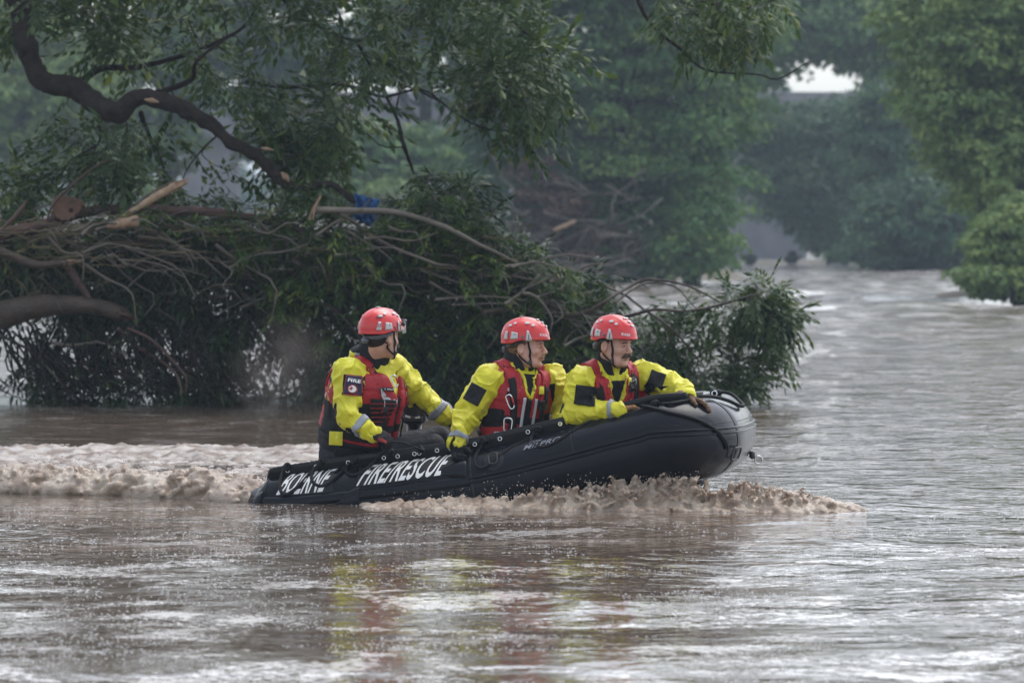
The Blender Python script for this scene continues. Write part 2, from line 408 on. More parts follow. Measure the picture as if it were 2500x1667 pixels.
# ------------------------------------------------------------------ the river
def water_material():
    m = bpy.data.materials.new('muddy_water'); m.use_nodes = True; nt = m.node_tree; b = nt.nodes['Principled BSDF']
    b.inputs['Base Color'].default_value = (.20, .135, .09, 1); b.inputs['Roughness'].default_value = .045; b.inputs['IOR'].default_value = 1.34
    tc = nt.nodes.new('ShaderNodeTexCoord'); prev = None
    nz0 = nt.nodes.new('ShaderNodeTexNoise'); nz0.inputs['Scale'].default_value = .35; nz0.inputs['Detail'].default_value = 3
    nt.links.new(tc.outputs['Object'], nz0.inputs['Vector'])
    mx = nt.nodes.new('ShaderNodeMix'); mx.data_type = 'RGBA'; mx.inputs['A'].default_value = (.125, .092, .068, 1); mx.inputs['B'].default_value = (.088, .065, .048, 1)
    nt.links.new(nz0.outputs['Fac'], mx.inputs['Factor'])
    # white water on the rapids upstream
    sx = nt.nodes.new('ShaderNodeSeparateXYZ'); nt.links.new(tc.outputs['Object'], sx.inputs[0])
    up_ = nt.nodes.new('ShaderNodeMapRange'); up_.inputs['From Min'].default_value = 45; up_.inputs['From Max'].default_value = 95; nt.links.new(sx.outputs['Y'], up_.inputs['Value'])
    nf = nt.nodes.new('ShaderNodeTexNoise'); nf.inputs['Scale'].default_value = 1.3; nf.inputs['Detail'].default_value = 6; nt.links.new(tc.outputs['Object'], nf.inputs['Vector'])
    fr_ = nt.nodes.new('ShaderNodeMapRange'); fr_.inputs['From Min'].default_value = .46; fr_.inputs['From Max'].default_value = .60; nt.links.new(nf.outputs['Fac'], fr_.inputs['Value'])
    ml = nt.nodes.new('ShaderNodeMath'); ml.operation = 'MULTIPLY'; nt.links.new(up_.outputs[0], ml.inputs[0]); nt.links.new(fr_.outputs[0], ml.inputs[1])
    m2 = nt.nodes.new('ShaderNodeMix'); m2.data_type = 'RGBA'; m2.inputs['B'].default_value = (.62, .60, .58, 1)
    nt.links.new(ml.outputs[0], m2.inputs['Factor']); nt.links.new(mx.outputs['Result'], m2.inputs['A']); 
    # drifting rafts of fine foam on the near water
    fa = nt.nodes.new('ShaderNodeTexNoise'); fa.inputs['Scale'].default_value = 1.7; fa.inputs['Detail'].default_value = 3; fa.inputs['Distortion'].default_value = .9; nt.links.new(tc.outputs['Object'], fa.inputs['Vector'])
    fb = nt.nodes.new('ShaderNodeTexNoise'); fb.inputs['Scale'].default_value = 20; fb.inputs['Detail'].default_value = 5; fb.inputs['Roughness'].default_value = .7; nt.links.new(tc.outputs['Object'], fb.inputs['Vector'])
    ad = nt.nodes.new('ShaderNodeMath'); ad.operation = 'MULTIPLY_ADD'; ad.inputs[1].default_value = 1.1; nt.links.new(fb.outputs['Fac'], ad.inputs[0]); nt.links.new(fa.outputs['Fac'], ad.inputs[2])
    fc = nt.nodes.new('ShaderNodeMapRange'); fc.inputs['From Min'].default_value = 1.135; fc.inputs['From Max'].default_value = 1.19; nt.links.new(ad.outputs[0], fc.inputs['Value'])
    nr_ = nt.nodes.new('ShaderNodeMapRange'); nr_.inputs['From Min'].default_value = 27; nr_.inputs['From Max'].default_value = 20; nr_.inputs['To Min'].default_value = .25; nt.links.new(sx.outputs['Y'], nr_.inputs['Value'])
    mm = nt.nodes.new('ShaderNodeMath'); mm.operation = 'MULTIPLY'; nt.links.new(fc.outputs[0], mm.inputs[0]); nt.links.new(nr_.outputs[0], mm.inputs[1])
    m3 = nt.nodes.new('ShaderNodeMix'); m3.data_type = 'RGBA'; m3.inputs['B'].default_value = (.70, .67, .64, 1)
    nt.links.new(mm.outputs[0], m3.inputs['Factor']); nt.links.new(m2.outputs['Result'], m3.inputs['A']); nt.links.new(m3.outputs['Result'], b.inputs['Base Color'])
    ta = nt.nodes.new('ShaderNodeMapRange'); ta.inputs['From Min'].default_value = 26; ta.inputs['From Max'].default_value = 44; ta.inputs['To Min'].default_value = .22; ta.inputs['To Max'].default_value = 1.5; nt.links.new(sx.outputs['Y'], ta.inputs['Value'])
    tb = nt.nodes.new('ShaderNodeMapRange'); tb.inputs['From Min'].default_value = .6; tb.inputs['From Max'].default_value = 2.6; tb.inputs['To Max'].default_value = .9; nt.links.new(sx.outputs['X'], tb.inputs['Value'])
    tur = nt.nodes.new('ShaderNodeMath'); tur.operation = 'ADD'; nt.links.new(ta.outputs[0], tur.inputs[0]); nt.links.new(tb.outputs[0], tur.inputs[1])
    for scl, dist, st in ((1.6, .060, (1, 1.1, 1)), (6, .022, (1.1, 1.1, 1)), (24, .0028, (1, 1, 1))):
        mp = nt.nodes.new('ShaderNodeMapping'); mp.inputs['Scale'].default_value = st
        nz = nt.nodes.new('ShaderNodeTexNoise'); nz.inputs['Scale'].default_value = scl; nz.inputs['Detail'].default_value = 3; nz.inputs['Distortion'].default_value = .6
        nt.links.new(tc.outputs['Object'], mp.inputs[0]); nt.links.new(mp.outputs[0], nz.inputs['Vector'])
        bp = nt.nodes.new('ShaderNodeBump'); bp.inputs['Strength'].default_value = 1
        md_ = nt.nodes.new('ShaderNodeMath'); md_.operation = 'MULTIPLY'; md_.inputs[1].default_value = dist; nt.links.new(tur.outputs[0], md_.inputs[0]); nt.links.new(md_.outputs[0], bp.inputs['Distance'])
        nt.links.new(nz.outputs['Fac'], bp.inputs['Height'])
        if prev: nt.links.new(prev.outputs[0], bp.inputs['Normal'])
        prev = bp
    nt.links.new(prev.outputs[0], b.inputs['Normal'])
    return m
def wave(x, y):
    """river surface height"""
    z = np.zeros((len(x), 1)); far = np.clip((y - 30) / 60, 0, 1)
    q = lambda a, b, s: noise(np.concatenate([(x * a)[:, None], (y * b)[:, None], z], 1) + 50, s)
    tb = .28 + 1.3 * np.clip((y - 26) / 18, 0, 1) + .6 * np.clip((x - .6) / 2, 0, 1)
    h = .040 * q(.45, .6, 1) + tb * .014 * q(2.0, 2.3, 2) * np.clip((110 - y) / 50, 0, 1) + tb * .0060 * q(5.5, 6.0, 3) * np.clip((45 - y) / 15, 0, 1)
    h += far * (.45 * np.abs(q(.16, .22, 4)) + .22 * q(.55, .45, 5))
    return h
M['water'] = water_material()
ts = np.concatenate([[-8, -3, -1.2, -.6, -.4, -.28, -.21], np.linspace(-.165, .165, 430), [.21, .28, .4, .6, 1.2, 3, 8]])
ys = [12.6]
while ys[-1] < 150: ys.append(ys[-1] + ys[-1] ** 2 / (4096 * 1.69) * 1.05)
ys = np.concatenate([[-400, -60, -10, 4, 9], ys, [170, 200, 240, 290, 360, 500, 800, 1500, 3000]])
X = (ts[None, :] * np.maximum(ys, 12.6)[:, None]).ravel(); Y = np.repeat(ys, len(ts))
Z = wave(X, Y); nr, nc = len(ys), len(ts)
i = np.arange(nr - 1)[:, None] * nc; j = np.arange(nc - 1)[None]
Qw = np.stack([i + j, i + j + 1, i + nc + j + 1, i + nc + j], -1).reshape(-1, 4)
tag(mesh_from('river_water', np.stack([X, Y, Z], 1), Qw, M['water']), 'brown flood water of the rippled river', None, None, 'structure')

# foam
M['fleck'] = mat('foam_fleck', (.78, .76, .74), .3)
M['foam'] = mat('brown_foam', (.50, .42, .335), .2, var=((.30, .22, .16), 5, .16), bump=[(60, .008, one), (170, .004, one)], sss=.5, sssr=(.03, .02, .015))
M['foamwhite'] = mat('pale_foam', (.44, .40, .365), .4, var=((.16, .115, .085), 5, .10), bump=[(90, .006, one)], sss=.2, sssr=(.05, .04, .03))
def metafoam(xs, ys, zs, C, r, H):
    """one skin round thousands of blobs of froth, standing on a swell of height H(x,y)"""
    D = np.zeros((len(xs), len(ys), len(zs)), np.float32); ax = (xs, ys, zs)
    for c, q in zip(C, r):
        w = []
        for k in range(3):
            a = np.searchsorted(ax[k], c[k] - 1.9 * q); b = np.searchsorted(ax[k], c[k] + 1.9 * q); w.append((a, b))
        if any(b - a < 1 for a, b in w): continue
        ex = [np.exp(-2 * ((ax[k][w[k][0]:w[k][1]] - c[k]) / q) ** 2) for k in range(3)]
        D[w[0][0]:w[0][1], w[1][0]:w[1][1], w[2][0]:w[2][1]] += ex[0][:, None, None] * ex[1][None, :, None] * ex[2][None, None, :]
    gx, gy = np.meshgrid(xs, ys, indexing='ij'); hh = H(gx.ravel(), gy.ravel()).reshape(gx.shape)
    D += np.exp(np.clip(-2 * (1 + (zs[None, None, :] - hh[:, :, None]) / .022), -20, 1.5)).astype(np.float32)
    V, Q = nets(xs, ys, zs, .135 - D); V = relax(V, Q, 1)
    return V, Q[V[Q].max(axis=1)[:, 2] > -.012]
def arcs(n, base, out, hgt, r0, r1, m=7):
    """thrown fingers of water: balls along little ballistic arcs"""
    B = base(n); C, r = [], []
    for b in B:
        k = b[3]; v = np.array((rng.normal(.02, .06), out * rng.uniform(.2, 1) + rng.normal(0, .03), 0)) * k; h_ = hgt * k * rng.uniform(.25, 1.1); s0 = rng.uniform(.6, 1.15)
        for t in np.linspace(0, rng.uniform(.5, 1.0), m):
            C.append(b[:3] + v * t + np.array((0, 0, h_ * (t * 1.9 - t * t * 1.25))) + rng.normal(0, .004, 3)); r.append((r0 + (r1 - r0) * t) * s0)
    return C, r
def yfront(x): return 25.32 + 1.35 * np.clip((-1.75 - x) / 1.9, 0, 1.1) ** .9 + .12 * noise(np.stack([x * 2.2, 0 * x, 0 * x], 1), 3)
def Hcrest(x, y):
    t = y - yfront(x); h = .155 * (1 - np.exp(-np.clip(t, 0, 9) / .12)) * np.exp(-np.clip(t - .25, 0, 9) / .55)
    h *= .72 + 1.0 * noise(np.stack([x * 2.6, y * 2.0, 0 * x], 1), 5); return np.where(t > 0, h * (1 - .3 * np.clip(-2.6 - x, 0, 1)) + .05 * noise(np.stack([x * 7, y * 7, 0 * x], 1), 6) - .012, -.05)
def wake_crest():
    n = 3300; x = rng.uniform(-3.95, -1.58, n); y = yfront(x) + np.abs(rng.normal(0, .33, n)) - .02; z = Hcrest(x, y); dn = noise(np.stack([x * 5, y * 4, 0 * x], 1), 15)
    k = (z > -.03) & (dn > -.06); C = list(np.stack([x, y, z + rng.uniform(-.01, .04, n)], 1)[k]); r = list(rng.uniform(.014, .042, n)[k])
    def base(m): xx = rng.uniform(-3.9, -1.62, m); yy = yfront(xx) + rng.uniform(0, .55, m); return np.stack([xx, yy, Hcrest(xx, yy), .7 + 0 * xx], 1)
    a, b = arcs(640, base, -.14, .13, .030, .009); C += a; r += b
    return metafoam(np.arange(-3.98, -1.54, .0115), np.arange(25.0, 27.9, .017), np.arange(-.04, .36, .0105), C, r, Hcrest)
V, Q = wake_crest(); CV = V[(V[:, 2] > .06)]
tag(mesh_from('wake_crest', V, Q, M['foam']), 'churned brown foam crest breaking just behind the stern', None, None, 'stuff')
# pale foam carpet behind the crest: a low lumpy sheet that dips under the water at its rim
xs, ys_ = np.arange(-6.0, -.55, .017), np.concatenate([np.arange(26.0, 33.4, .03)])
GX, GY = [a.ravel() for a in np.meshgrid(xs, ys_, indexing='ij')]
p3 = np.stack([GX, GY, 0 * GX], 1)
edge = np.minimum(np.clip((GY - 26.1) / .5, 0, 1), np.clip((32.4 + .5 * noise(p3 * 1.3, 8) - GY) / .8, -1, 1))
edge = np.minimum(edge, np.clip((-1.45 + .13 * (GY - 26) + .3 * noise(p3 * 1.5, 9) - GX) / .5, -1, 1))
Hc = .022 * edge + .034 * edge.clip(0, 1) * billow((p3 + .15 * noise(p3 * 2, 37)[:, None]) * 4.2 * np.array((1, .7, 1)), 5, 31, .62) + .05 * np.clip(edge, 0, 1) * np.exp(-((GY - 30.9) / .5) ** 2) * (1 + noise(p3 * 1.4, 33)) - .012
V = np.stack([GX, GY, wave(GX, GY) + Hc], 1); n2 = len(ys_)
i = np.arange(len(xs) - 1)[:, None] * n2; j = np.arange(n2 - 1)[None]
Q = np.stack([i + j, i + n2 + j, i + n2 + j + 1, i + j + 1], -1).reshape(-1, 4)
Q = Q[(Hc[Q] > -.03).any(axis=1)]
tag(mesh_from('wake_foam', V, Q, M['foamwhite']), 'pale sheet of foam spread on the river behind the boat', None, None, 'stuff')
SX = [-1.0, -.7, -.2, .1, .5, .9, 1.3, 1.7, 2.0, 2.15]
def Hsp(x, y):
    a = np.interp(x, SX, [.0, .028, .045, .06, .085, .09, .095, .06, .03, 0]); yc = 24.86 - .08 * np.clip(x, 0, 2)
    return np.where(a > 0, a * np.exp(-((y - yc) / np.where(y < yc, .17, .30)) ** 2) * (1 + .8 * noise(np.stack([x * 4.5, y * 3, 0 * x], 1), 41)) - .022 + .02 * noise(np.stack([x * 11, y * 9, 0 * x], 1), 44), -.05)
def splash():
    n = 3400; x = rng.uniform(-.98, 2.12, n); y = 24.84 - .08 * np.clip(x, 0, 2) + rng.normal(-.03, .13, n); z = Hsp(x, y); dn = noise(np.stack([x * 6, y * 6, 0 * x], 1), 45)
    k = (z > -.016) & (dn > -.2); C = list(np.stack([x, y, z + rng.uniform(-.008, .018, n)], 1)[k]); r = list(rng.uniform(.008, .027, n)[k])
    def base(m): xx = rng.uniform(-.6, 1.95, m); yy = 24.84 - .08 * np.clip(xx, 0, 2) + rng.normal(0, .08, m); return np.stack([xx, yy, Hsp(xx, yy), np.interp(xx, SX, [0, .3, .5, .8, 1.1, 1.1, 1.15, .7, .3, 0]) + .25 * noise(np.stack([xx * 5, 0 * xx, 0 * xx], 1), 47)], 1)
    a, b = arcs(420, base, -.13, .13, .023, .0055, 8); C += a; r += b
    return metafoam(np.arange(-1.0, 2.16, .0085), np.arange(24.32, 25.35, .0125), np.arange(-.035, .36, .0082), C, r, Hsp)
V, Q = splash(); SV = V[(V[:, 2] > .03)]
tag(mesh_from('bow_splash', V, Q, M['foam']), 'splash of muddy water boiling under the bow tube', None, None, 'stuff')
# drops thrown up, and bubbles and flecks on the surface
OCT = np.array([(1, 0, 0), (-1, 0, 0), (0, 1, 0), (0, -1, 0), (0, 0, 1), (0, 0, -1)], float)
OCTT = np.array([(0, 2, 4), (2, 1, 4), (1, 3, 4), (3, 0, 4), (2, 0, 5), (1, 2, 5), (3, 1, 5), (0, 3, 5)])
def blobs(name, C, r, m, flat=1.0, label=None):
    V = (C[:, None] + OCT[None] * np.stack([r, r, r * flat], 1)[:, None]).reshape(-1, 3)
    T = (OCTT[None] + np.arange(len(C))[:, None, None] * 6).reshape(-1, 3)
    return tag(mesh_from(name, V, T, m), label, None, None, 'stuff')
n = 200; u = rng.random(n)
C = np.stack([rng.uniform(-.2, 1.75, n), 24.5 + rng.normal(0, .12, n), .10 + .13 * rng.random(n) ** 2.5], 1)
C2 = np.stack([rng.uniform(-3.6, -1.6, 320), 25.8 + rng.normal(0, .2, 320), .16 + .12 * rng.random(320) ** 2], 1)
C3 = CV[rng.integers(len(CV), size=1200)] + np.stack([rng.normal(0, .02, 1200), rng.normal(0, .02, 1200), .05 * rng.random(1200) ** 2], 1); C4 = SV[rng.integers(len(SV), size=1500)] + np.stack([rng.normal(0, .02, 1500), rng.normal(0, .02, 1500), .07 * rng.random(1500) ** 2], 1)
C = np.concatenate([C, C2, C3, C4]); blobs('water_drops', C, rng.uniform(.0015, .0050, len(C)), M['foamwhite'], 1, 'drops of water flying over the splash and the wake')
n = 15000; d_ = 15.0 / (1 - rng.random(n) * .40); x_ = rng.uniform(-.14, .14, n) * d_
dens = noise(np.stack([x_ * 1.5, d_ * 1.3, 0 * x_], 1) + 9, 70) + .5 * noise(np.stack([x_ * 5, d_ * 4, 0 * x_], 1) + 9, 71) + .15 * np.clip(-x_ / 1.5, -1, 1); kp = dens > .08
x_, d_ = x_[kp], d_[kp]
blobs('foam_flecks', np.stack([x_, d_, wave(x_, d_) + .001], 1), rng.uniform(.0025, .0085, len(x_)), M['fleck'], .22, 'white bubbles and flecks drifting on the brown water')

# ------------------------------------------------------------------ far river: bridge, banks, wood
br = empty('road_bridge', P(1250, 400, 232), 'grey concrete road bridge crossing the river behind the trees', 'bridge')
def boxw(name, c0, c1, m, parent):
    mb = MB(); c0 = np.array(c0); c1 = np.array(c1); mb.box((c0 + c1) / 2, c1 - c0); o = mb.build(name, m, parent, smooth=False)
    bv = o.modifiers.new('b', 'BEVEL'); bv.width = .06; bv.segments = 1; return o
zt = P(0, 232, 232)[2]
boxw('girder', (-60, 232, zt - 2.5), (60, 233.2, zt - .45), M['concrete'], br)
boxw('deck', (-60, 231.2, zt - .447), (60, 240, zt - .12), M['concrete'], br)
boxw('parapet', (-60, 231.5, zt - .117), (60, 231.8, zt + .15), M['concrete'], br)
for px in (510, 1075, 1885, 2480):
    x = P(px, 500, 233)[0]; boxw('pier', (x - 1.6 if px != 1885 else x - 2.3, 233.3, -2), (x + 1.6 if px != 1885 else x + 2.0, 235.5, zt - .46), M['concrete'], br)
def mound(name, px0, px1, d, h, wd, label, m=None):
    x0, x1 = P(px0, 600, d)[0], P(px1, 600, d)[0]; us = np.linspace(0, 1, 60); vs = np.linspace(-1, 1, 12)
    U, W = [a.ravel() for a in np.meshgrid(us, vs, indexing='ij')]
    x = x0 + (x1 - x0) * U; y = d + W * wd
    z = h * (1 - W ** 2) * np.clip(np.minimum(U, 1 - U) * 8, 0, 1) ** .5 * (1 + .7 * noise(np.stack([x * .5, y * .5, 0 * x], 1), 80)) - .12
    i = np.arange(59)[:, None] * 12; j = np.arange(11)[None]
    Q = np.stack([i + j, i + 12 + j, i + 13 + j, i + j + 1], -1).reshape(-1, 4)
    return tag(mesh_from(name, np.stack([x, y, z], 1), Q, m or M['silt']), label, None, None, 'structure')
mound('river_bank', -3500, 5500, 420, 5, 60, 'far bank of the river under the wood')
mound('mud_bar', 1800, 2230, 196, .32, 3, 'low mud bar across the river in front of the bridge')
mound('mud_bank', -400, 1800, 150, 1.0, 20, 'muddy bank under the trees behind the fallen tree')
mound('shingle_bank', 2260, 2900, 97, .35, 6, 'stony bank at the foot of the right hand trees')

def leafquads(C, D, Nn, L, W):
    """rhombic leaves: base C, direction D, normal N"""
    S = units(np.cross(D, Nn)); V = np.stack([C, C + D * L[:, None] * .45 + S * W[:, None] / 2 - Nn * W[:, None] * .12, C + D * L[:, None], C + D * L[:, None] * .45 - S * W[:, None] / 2 - Nn * W[:, None] * .12], 1)
    return V.reshape(-1, 3), np.arange(len(C) * 4).reshape(-1, 4)
def rdir(n): return units(rng.normal(0, 1, (n, 3)))
def cloud(regs, nc, nl, rc, size, flat=.75):
    """clumped foliage filling pixel-placed ellipsoids; returns V,Q,attr"""
    w = np.array([r[2] * r[3] for r in regs], float); w /= w.sum()
    k = rng.choice(len(regs), nc, p=w); C = []
    for a in k:
        cx, cy, rx, ry, d, rd = regs[a]; u = rdir(1)[0] * rng.random() ** .4
        dd = d + u[1] * rd; C.append(P(cx + u[0] * rx, cy - u[2] * ry, dd))
    C = np.array(C); C[:, 2] = np.maximum(C[:, 2], .15)
    rr = rc * rng.uniform(.55, 1.35, nc); cl = rng.random(nc)
    ci = np.repeat(np.arange(nc), nl); u = rdir(len(ci)); u[:, 2] = np.where(u[:, 2] < -.2, -u[:, 2] * .6, u[:, 2])
    rad = rr[ci] * (.35 + .65 * rng.random(len(ci)) ** .5)
    pos = C[ci] + u * rad[:, None] * np.array((1.15, 1.15, flat))
    N_ = units(u * .8 + rdir(len(ci)) * .7 + np.array((0, 0, .5))); D = units(np.cross(N_, rdir(len(ci))) + np.array((0, 0, -.3)))
    L = size * rng.uniform(.7, 1.4, len(ci)); V, Q = leafquads(pos, D, N_, L, L * .62)
    V[:, 2] = np.maximum(V[:, 2], .03)
    return V, Q, np.repeat(np.clip(cl[ci] * .55 + rng.random(len(ci)) * .5, 0, 1), 4), C
def bank_tree(label, regs, nc, m, trunk, rc=.75, size=.2, nl=90, group=None, cat='tree', name='bank_tree', extra=None):
    base = P(trunk[0], trunk[1], trunk[2]); base[2] = 0
    t = empty(name, base, label, cat, group)
    V, Q, a, C = cloud(regs, nc, nl, rc, size)
    o = mesh_from('crown', V, Q, M[m], t, attr=a, smooth=False); o['kind'] = 'stuff'
    top = C.mean(axis=0); mb = MB()
    tp = smooth_path([base + (0, 0, -.4), base * .6 + np.array((base[0], base[1], top[2] * .6)) * .4, (base + top) / 2 + (.2, 0, 0), top], 12)
    r0 = trunk[3]; mb.tube(tp, np.linspace(r0, r0 * .35, 12), 8); mb.build('trunk', M['bark'], t)
    lb = MB()
    for k in range(min(26, nc // 6) if r0 > .15 else 0):
        c = C[rng.integers(len(C))]; c = c * .75 + tp[8] * .25; s = tp[rng.integers(4, 12)]
        lb.tube(smooth_path([s, (s + c) / 2 + rng.normal(0, .4, 3), c], 7), np.linspace(r0 * .3, .02, 7), 5)
    if lb.n: q = lb.build('limbs', M['bark'], t); q['kind'] = 'stuff'
    return t
g = 'trees standing along the flooded bank'
bank_tree('dark green tree leaning over the water left of centre, its foot behind the broken branches', [(1240, 130, 190, 260, 118, 4), (1290, 420, 150, 200, 118, 3), (1260, 610, 130, 90, 118, 2.5), (1200, -90, 300, 110, 118, 4)], 330, 'fol_deep', (1270, 680, 118, .3), group=g)
bank_tree('tall tree with hanging foliage in the middle of the picture, its skirt touching the water', [(1470, 180, 220, 260, 119, 4), (1480, 470, 210, 180, 118, 3), (1520, 640, 170, 70, 117, 2), (1450, -90, 320, 110, 119, 4)], 420, 'fol_mid', (1500, 690, 118, .35), group=g)
bank_tree('rounded green tree at the corner where the river opens out', [(1690, 150, 170, 230, 120, 4), (1700, 400, 120, 170, 118, 3), (1720, 590, 85, 110, 116, 2.5), (1690, 640, 90, 60, 116, 2), (1760, 60, 130, 130, 121, 3), (1740, 280, 110, 90, 119, 2.5), (1720, -90, 280, 110, 120, 4)], 480, 'fol_mid', (1690, 690, 118, .3), group=g)
bank_tree('blue green tree hanging in front of the bridge pier', [(2010, 380, 150, 130, 190, 5), (1960, 440, 150, 110, 188, 5), (2060, 560, 120, 80, 188, 4), (1840, 330, 90, 90, 186, 4), (2060, 300, 150, 60, 190, 4)], 420, 'fol_deep', (2030, 645, 190, .3), rc=1.0, size=.3, group=g)
bank_tree('dark tree to the right of the bridge pier, over the narrow channel', [(2200, 350, 120, 150, 165, 4), (2230, 540, 130, 130, 160, 4), (2150, 620, 90, 45, 160, 3), (2320, 560, 80, 110, 158, 3)], 420, 'fol_deep', (2220, 660, 160, .3), rc=.9, size=.28, group=g)
bank_tree('tree whose crown closes the view above the bridge', [(1930, 60, 200, 110, 175, 6), (2100, 70, 200, 100, 175, 6), (2050, -70, 480, 100, 178, 8), (1860, 120, 60, 100, 176, 3), (2230, 120, 120, 130, 172, 5), (1830, 200, 40, 30, 176, 2), (2120, 170, 50, 20, 174, 2)], 860, 'fol_mid', (2330, 655, 170, .1), rc=1.1, size=.3, group=g)
bank_tree('yellow green tree reaching in from the right edge', [(2400, 120, 190, 190, 96, 3.5), (2300, 250, 110, 110, 95, 2.5), (2440, 350, 130, 140, 95, 3), (2250, 60, 110, 80, 96, 2.5), (2430, 470, 100, 100, 94, 2), (2360, 330, 120, 120, 95, 2.5), (2260, 190, 70, 90, 95, 2), (2500, -90, 350, 110, 97, 4), (2600, 300, 150, 300, 97, 4), (2470, 20, 110, 80, 97, 3)], 780, 'fol_light', (2600, 735, 96, .35), rc=.5, size=.17, group=g)
bank_tree('low leafy bush with olive leaves at the right edge of the river', [(2440, 620, 80, 110, 88, 1.2), (2490, 540, 60, 60, 88, 1), (2400, 680, 45, 40, 87, .8), (2500, 690, 50, 50, 88, .8)], 230, 'fol_light', (2492, 742, 88, .22), rc=.33, size=.15, nl=80, cat='bush', name='bush')
bank_tree('pale green tree behind the bend of the big limb at the far left', [(60, 330, 190, 130, 150, 5), (180, 200, 200, 120, 150, 5), (0, 90, 200, 120, 150, 5), (100, -80, 300, 100, 152, 5), (200, 420, 200, 90, 150, 5), (60, 250, 160, 100, 148, 4)], 560, 'fol_light', (60, 640, 150, .3), rc=.8, size=.24, group=g)
bank_tree('misty green tree seen between the two drooping limbs', [(420, 120, 200, 170, 158, 5), (350, 350, 130, 120, 156, 4), (420, -80, 300, 100, 158, 5)], 280, 'fol_mid', (400, 640, 156, .3), rc=.85, size=.26, group=g)
bank_tree('grey green tree left of the sky gap behind the hanging twigs', [(700, 120, 200, 150, 160, 5), (680, 330, 120, 120, 158, 5), (760, -80, 300, 100, 160, 5)], 280, 'fol_deep', (690, 640, 158, .3), rc=.85, size=.26, group=g)
bank_tree('soft green tree under the girder, above the blue cloth', [(900, 400, 150, 100, 145, 4), (1050, 400, 90, 80, 145, 4), (830, 470, 120, 60, 144, 3)], 210, 'fol_mid', (930, 640, 145, .3), rc=.7, size=.24, group=g)
bank_tree('small yellow green shrub behind the blue cloth', [(960, 482, 60, 28, 140, 1.5)], 40, 'fol_light', (960, 640, 140, .1), rc=.5, size=.2, nl=70, cat='shrub', name='shrub')
bank_tree('green tree whose top rises left of the sky gap', [(960, 60, 130, 110, 170, 5), (1080, -60, 160, 160, 170, 5), (950, 165, 110, 40, 168, 3)], 230, 'fol_mid', (1010, 640, 170, .3), rc=.8, size=.28, group=g)
# the wood far beyond the bridge reads as one mass
V, Q, a, C = cloud([(x, rng.uniform(400, 470), 260, 200, 400, 20) for x in range(-1500, 4300, 230)], 900, 60, 2.6, .9)
tag(mesh_from('far_wood', V, Q, M['fol_deep'], attr=a, smooth=False), 'far wood beyond the bridge', None, None, 'stuff')
# brown tangle caught in the middle trees
tg = empty('driftwood_tangle', P(1420, 560, 115), 'brown tangle of dead branches caught in the middle trees', 'driftwood')
V, Q, a, C = cloud([(1350, 520, 110, 80, 115, 1.2), (1440, 600, 120, 60, 115, 1), (1320, 430, 60, 60, 115.5, 1)], 90, 70, .35, .14)
mesh_from('dead_foliage', V, Q, M['fol_brown'], tg, attr=a, smooth=False)['kind'] = 'stuff'
mb = MB()
for k in range(70):
    c = P(rng.uniform(1230, 1560), rng.uniform(430, 690), 114.5 + rng.normal(0, .5)); v = rdir(1)[0] * rng.uniform(.4, 1.6); v[2] *= .5
    mb.tube(smooth_path([c - v, c + rng.normal(0, .12, 3), c + v], 5), np.linspace(.035, .012, 5), 5)
mb.build('sticks', M['greybark'], tg)['kind'] = 'stuff'
mb = MB(); mb.tube(PL([(1350, 562), (1378, 552), (1407, 539)], 113.5), [.05, .06, .04], 6)
tag(mb.build('broken_plank', M['rawwood']), 'pale splintered plank lodged in the middle trees', 'plank')
# bare logs awash at the bar in front of the bridge
for k, (a, b) in enumerate((((1818, 640), (1842, 622)), ((2040, 648), (2066, 630)), ((1926, 644), (1934, 612)))):
    mb = MB(); mb.tube(PL([a, ((a[0] + b[0]) / 2 + 6, (a[1] + b[1]) / 2), b], 192), [.35, .3, .18], 7)
    tag(mb.build('drift_log', M['bark']), ['dark log stranded at the left end of the mud bar', 'dark log stranded near the right end of the mud bar', 'upright dark snag in the water before the bridge pier'][k], 'log', 'logs stranded on the mud bar')

# ------------------------------------------------------------------ near trees
class Skel:
    """limbs grown from given polylines toward attractor points"""
    def __init__(s): s.p = []; s.d = []; s.r = []; s.paths = []
    def limb(s, pts, rad, n=40):
        q = smooth_path(np.column_stack([pts, rad]), n); s.paths.append((q[:, :3], q[:, 3], 0)); s._add(q[:, :3], q[:, 3])
    def _add(s, P_, r_): s.p += list(P_); s.d += list(units(np.gradient(P_, axis=0))); s.r += list(r_)
    def grow(s, A, base=.007, k=.013, sag=.0, rmin=.002, jit=.06):
        dist = np.array([np.min(np.linalg.norm(np.array(s.p) - a, axis=1)) for a in A])
        tips = []
        for q in np.argsort(dist):
            a = A[q]; Pn = np.array(s.p); dd = np.linalg.norm(Pn - a, axis=1) + .25 * np.maximum(0, Pn[:, 2] - a[2]) * 0
            i = int(np.argmin(dd)); L = dd[i]
            if L < .04: continue
            b = Pn[i]; c = b + s.d[i] * L * .35 + np.array((0, 0, -sag * L)) + rng.normal(0, jit * L, 3)
            n = max(4, min(9, int(L / .09) + 3)); t = np.linspace(0, 1, n)[:, None]
            pts = (1 - t) ** 2 * b + 2 * t * (1 - t) * c + t * t * a
            pts[1:-1] += rng.normal(0, .012 * L ** .5, (n - 2, 3))
            r0 = min(s.r[i] * .75, base + k * L); rr = np.linspace(r0, rmin, n)
            s.paths.append((pts, rr, 1)); s._add(pts[1:], rr[1:]); tips.append((pts, rr))
        return tips
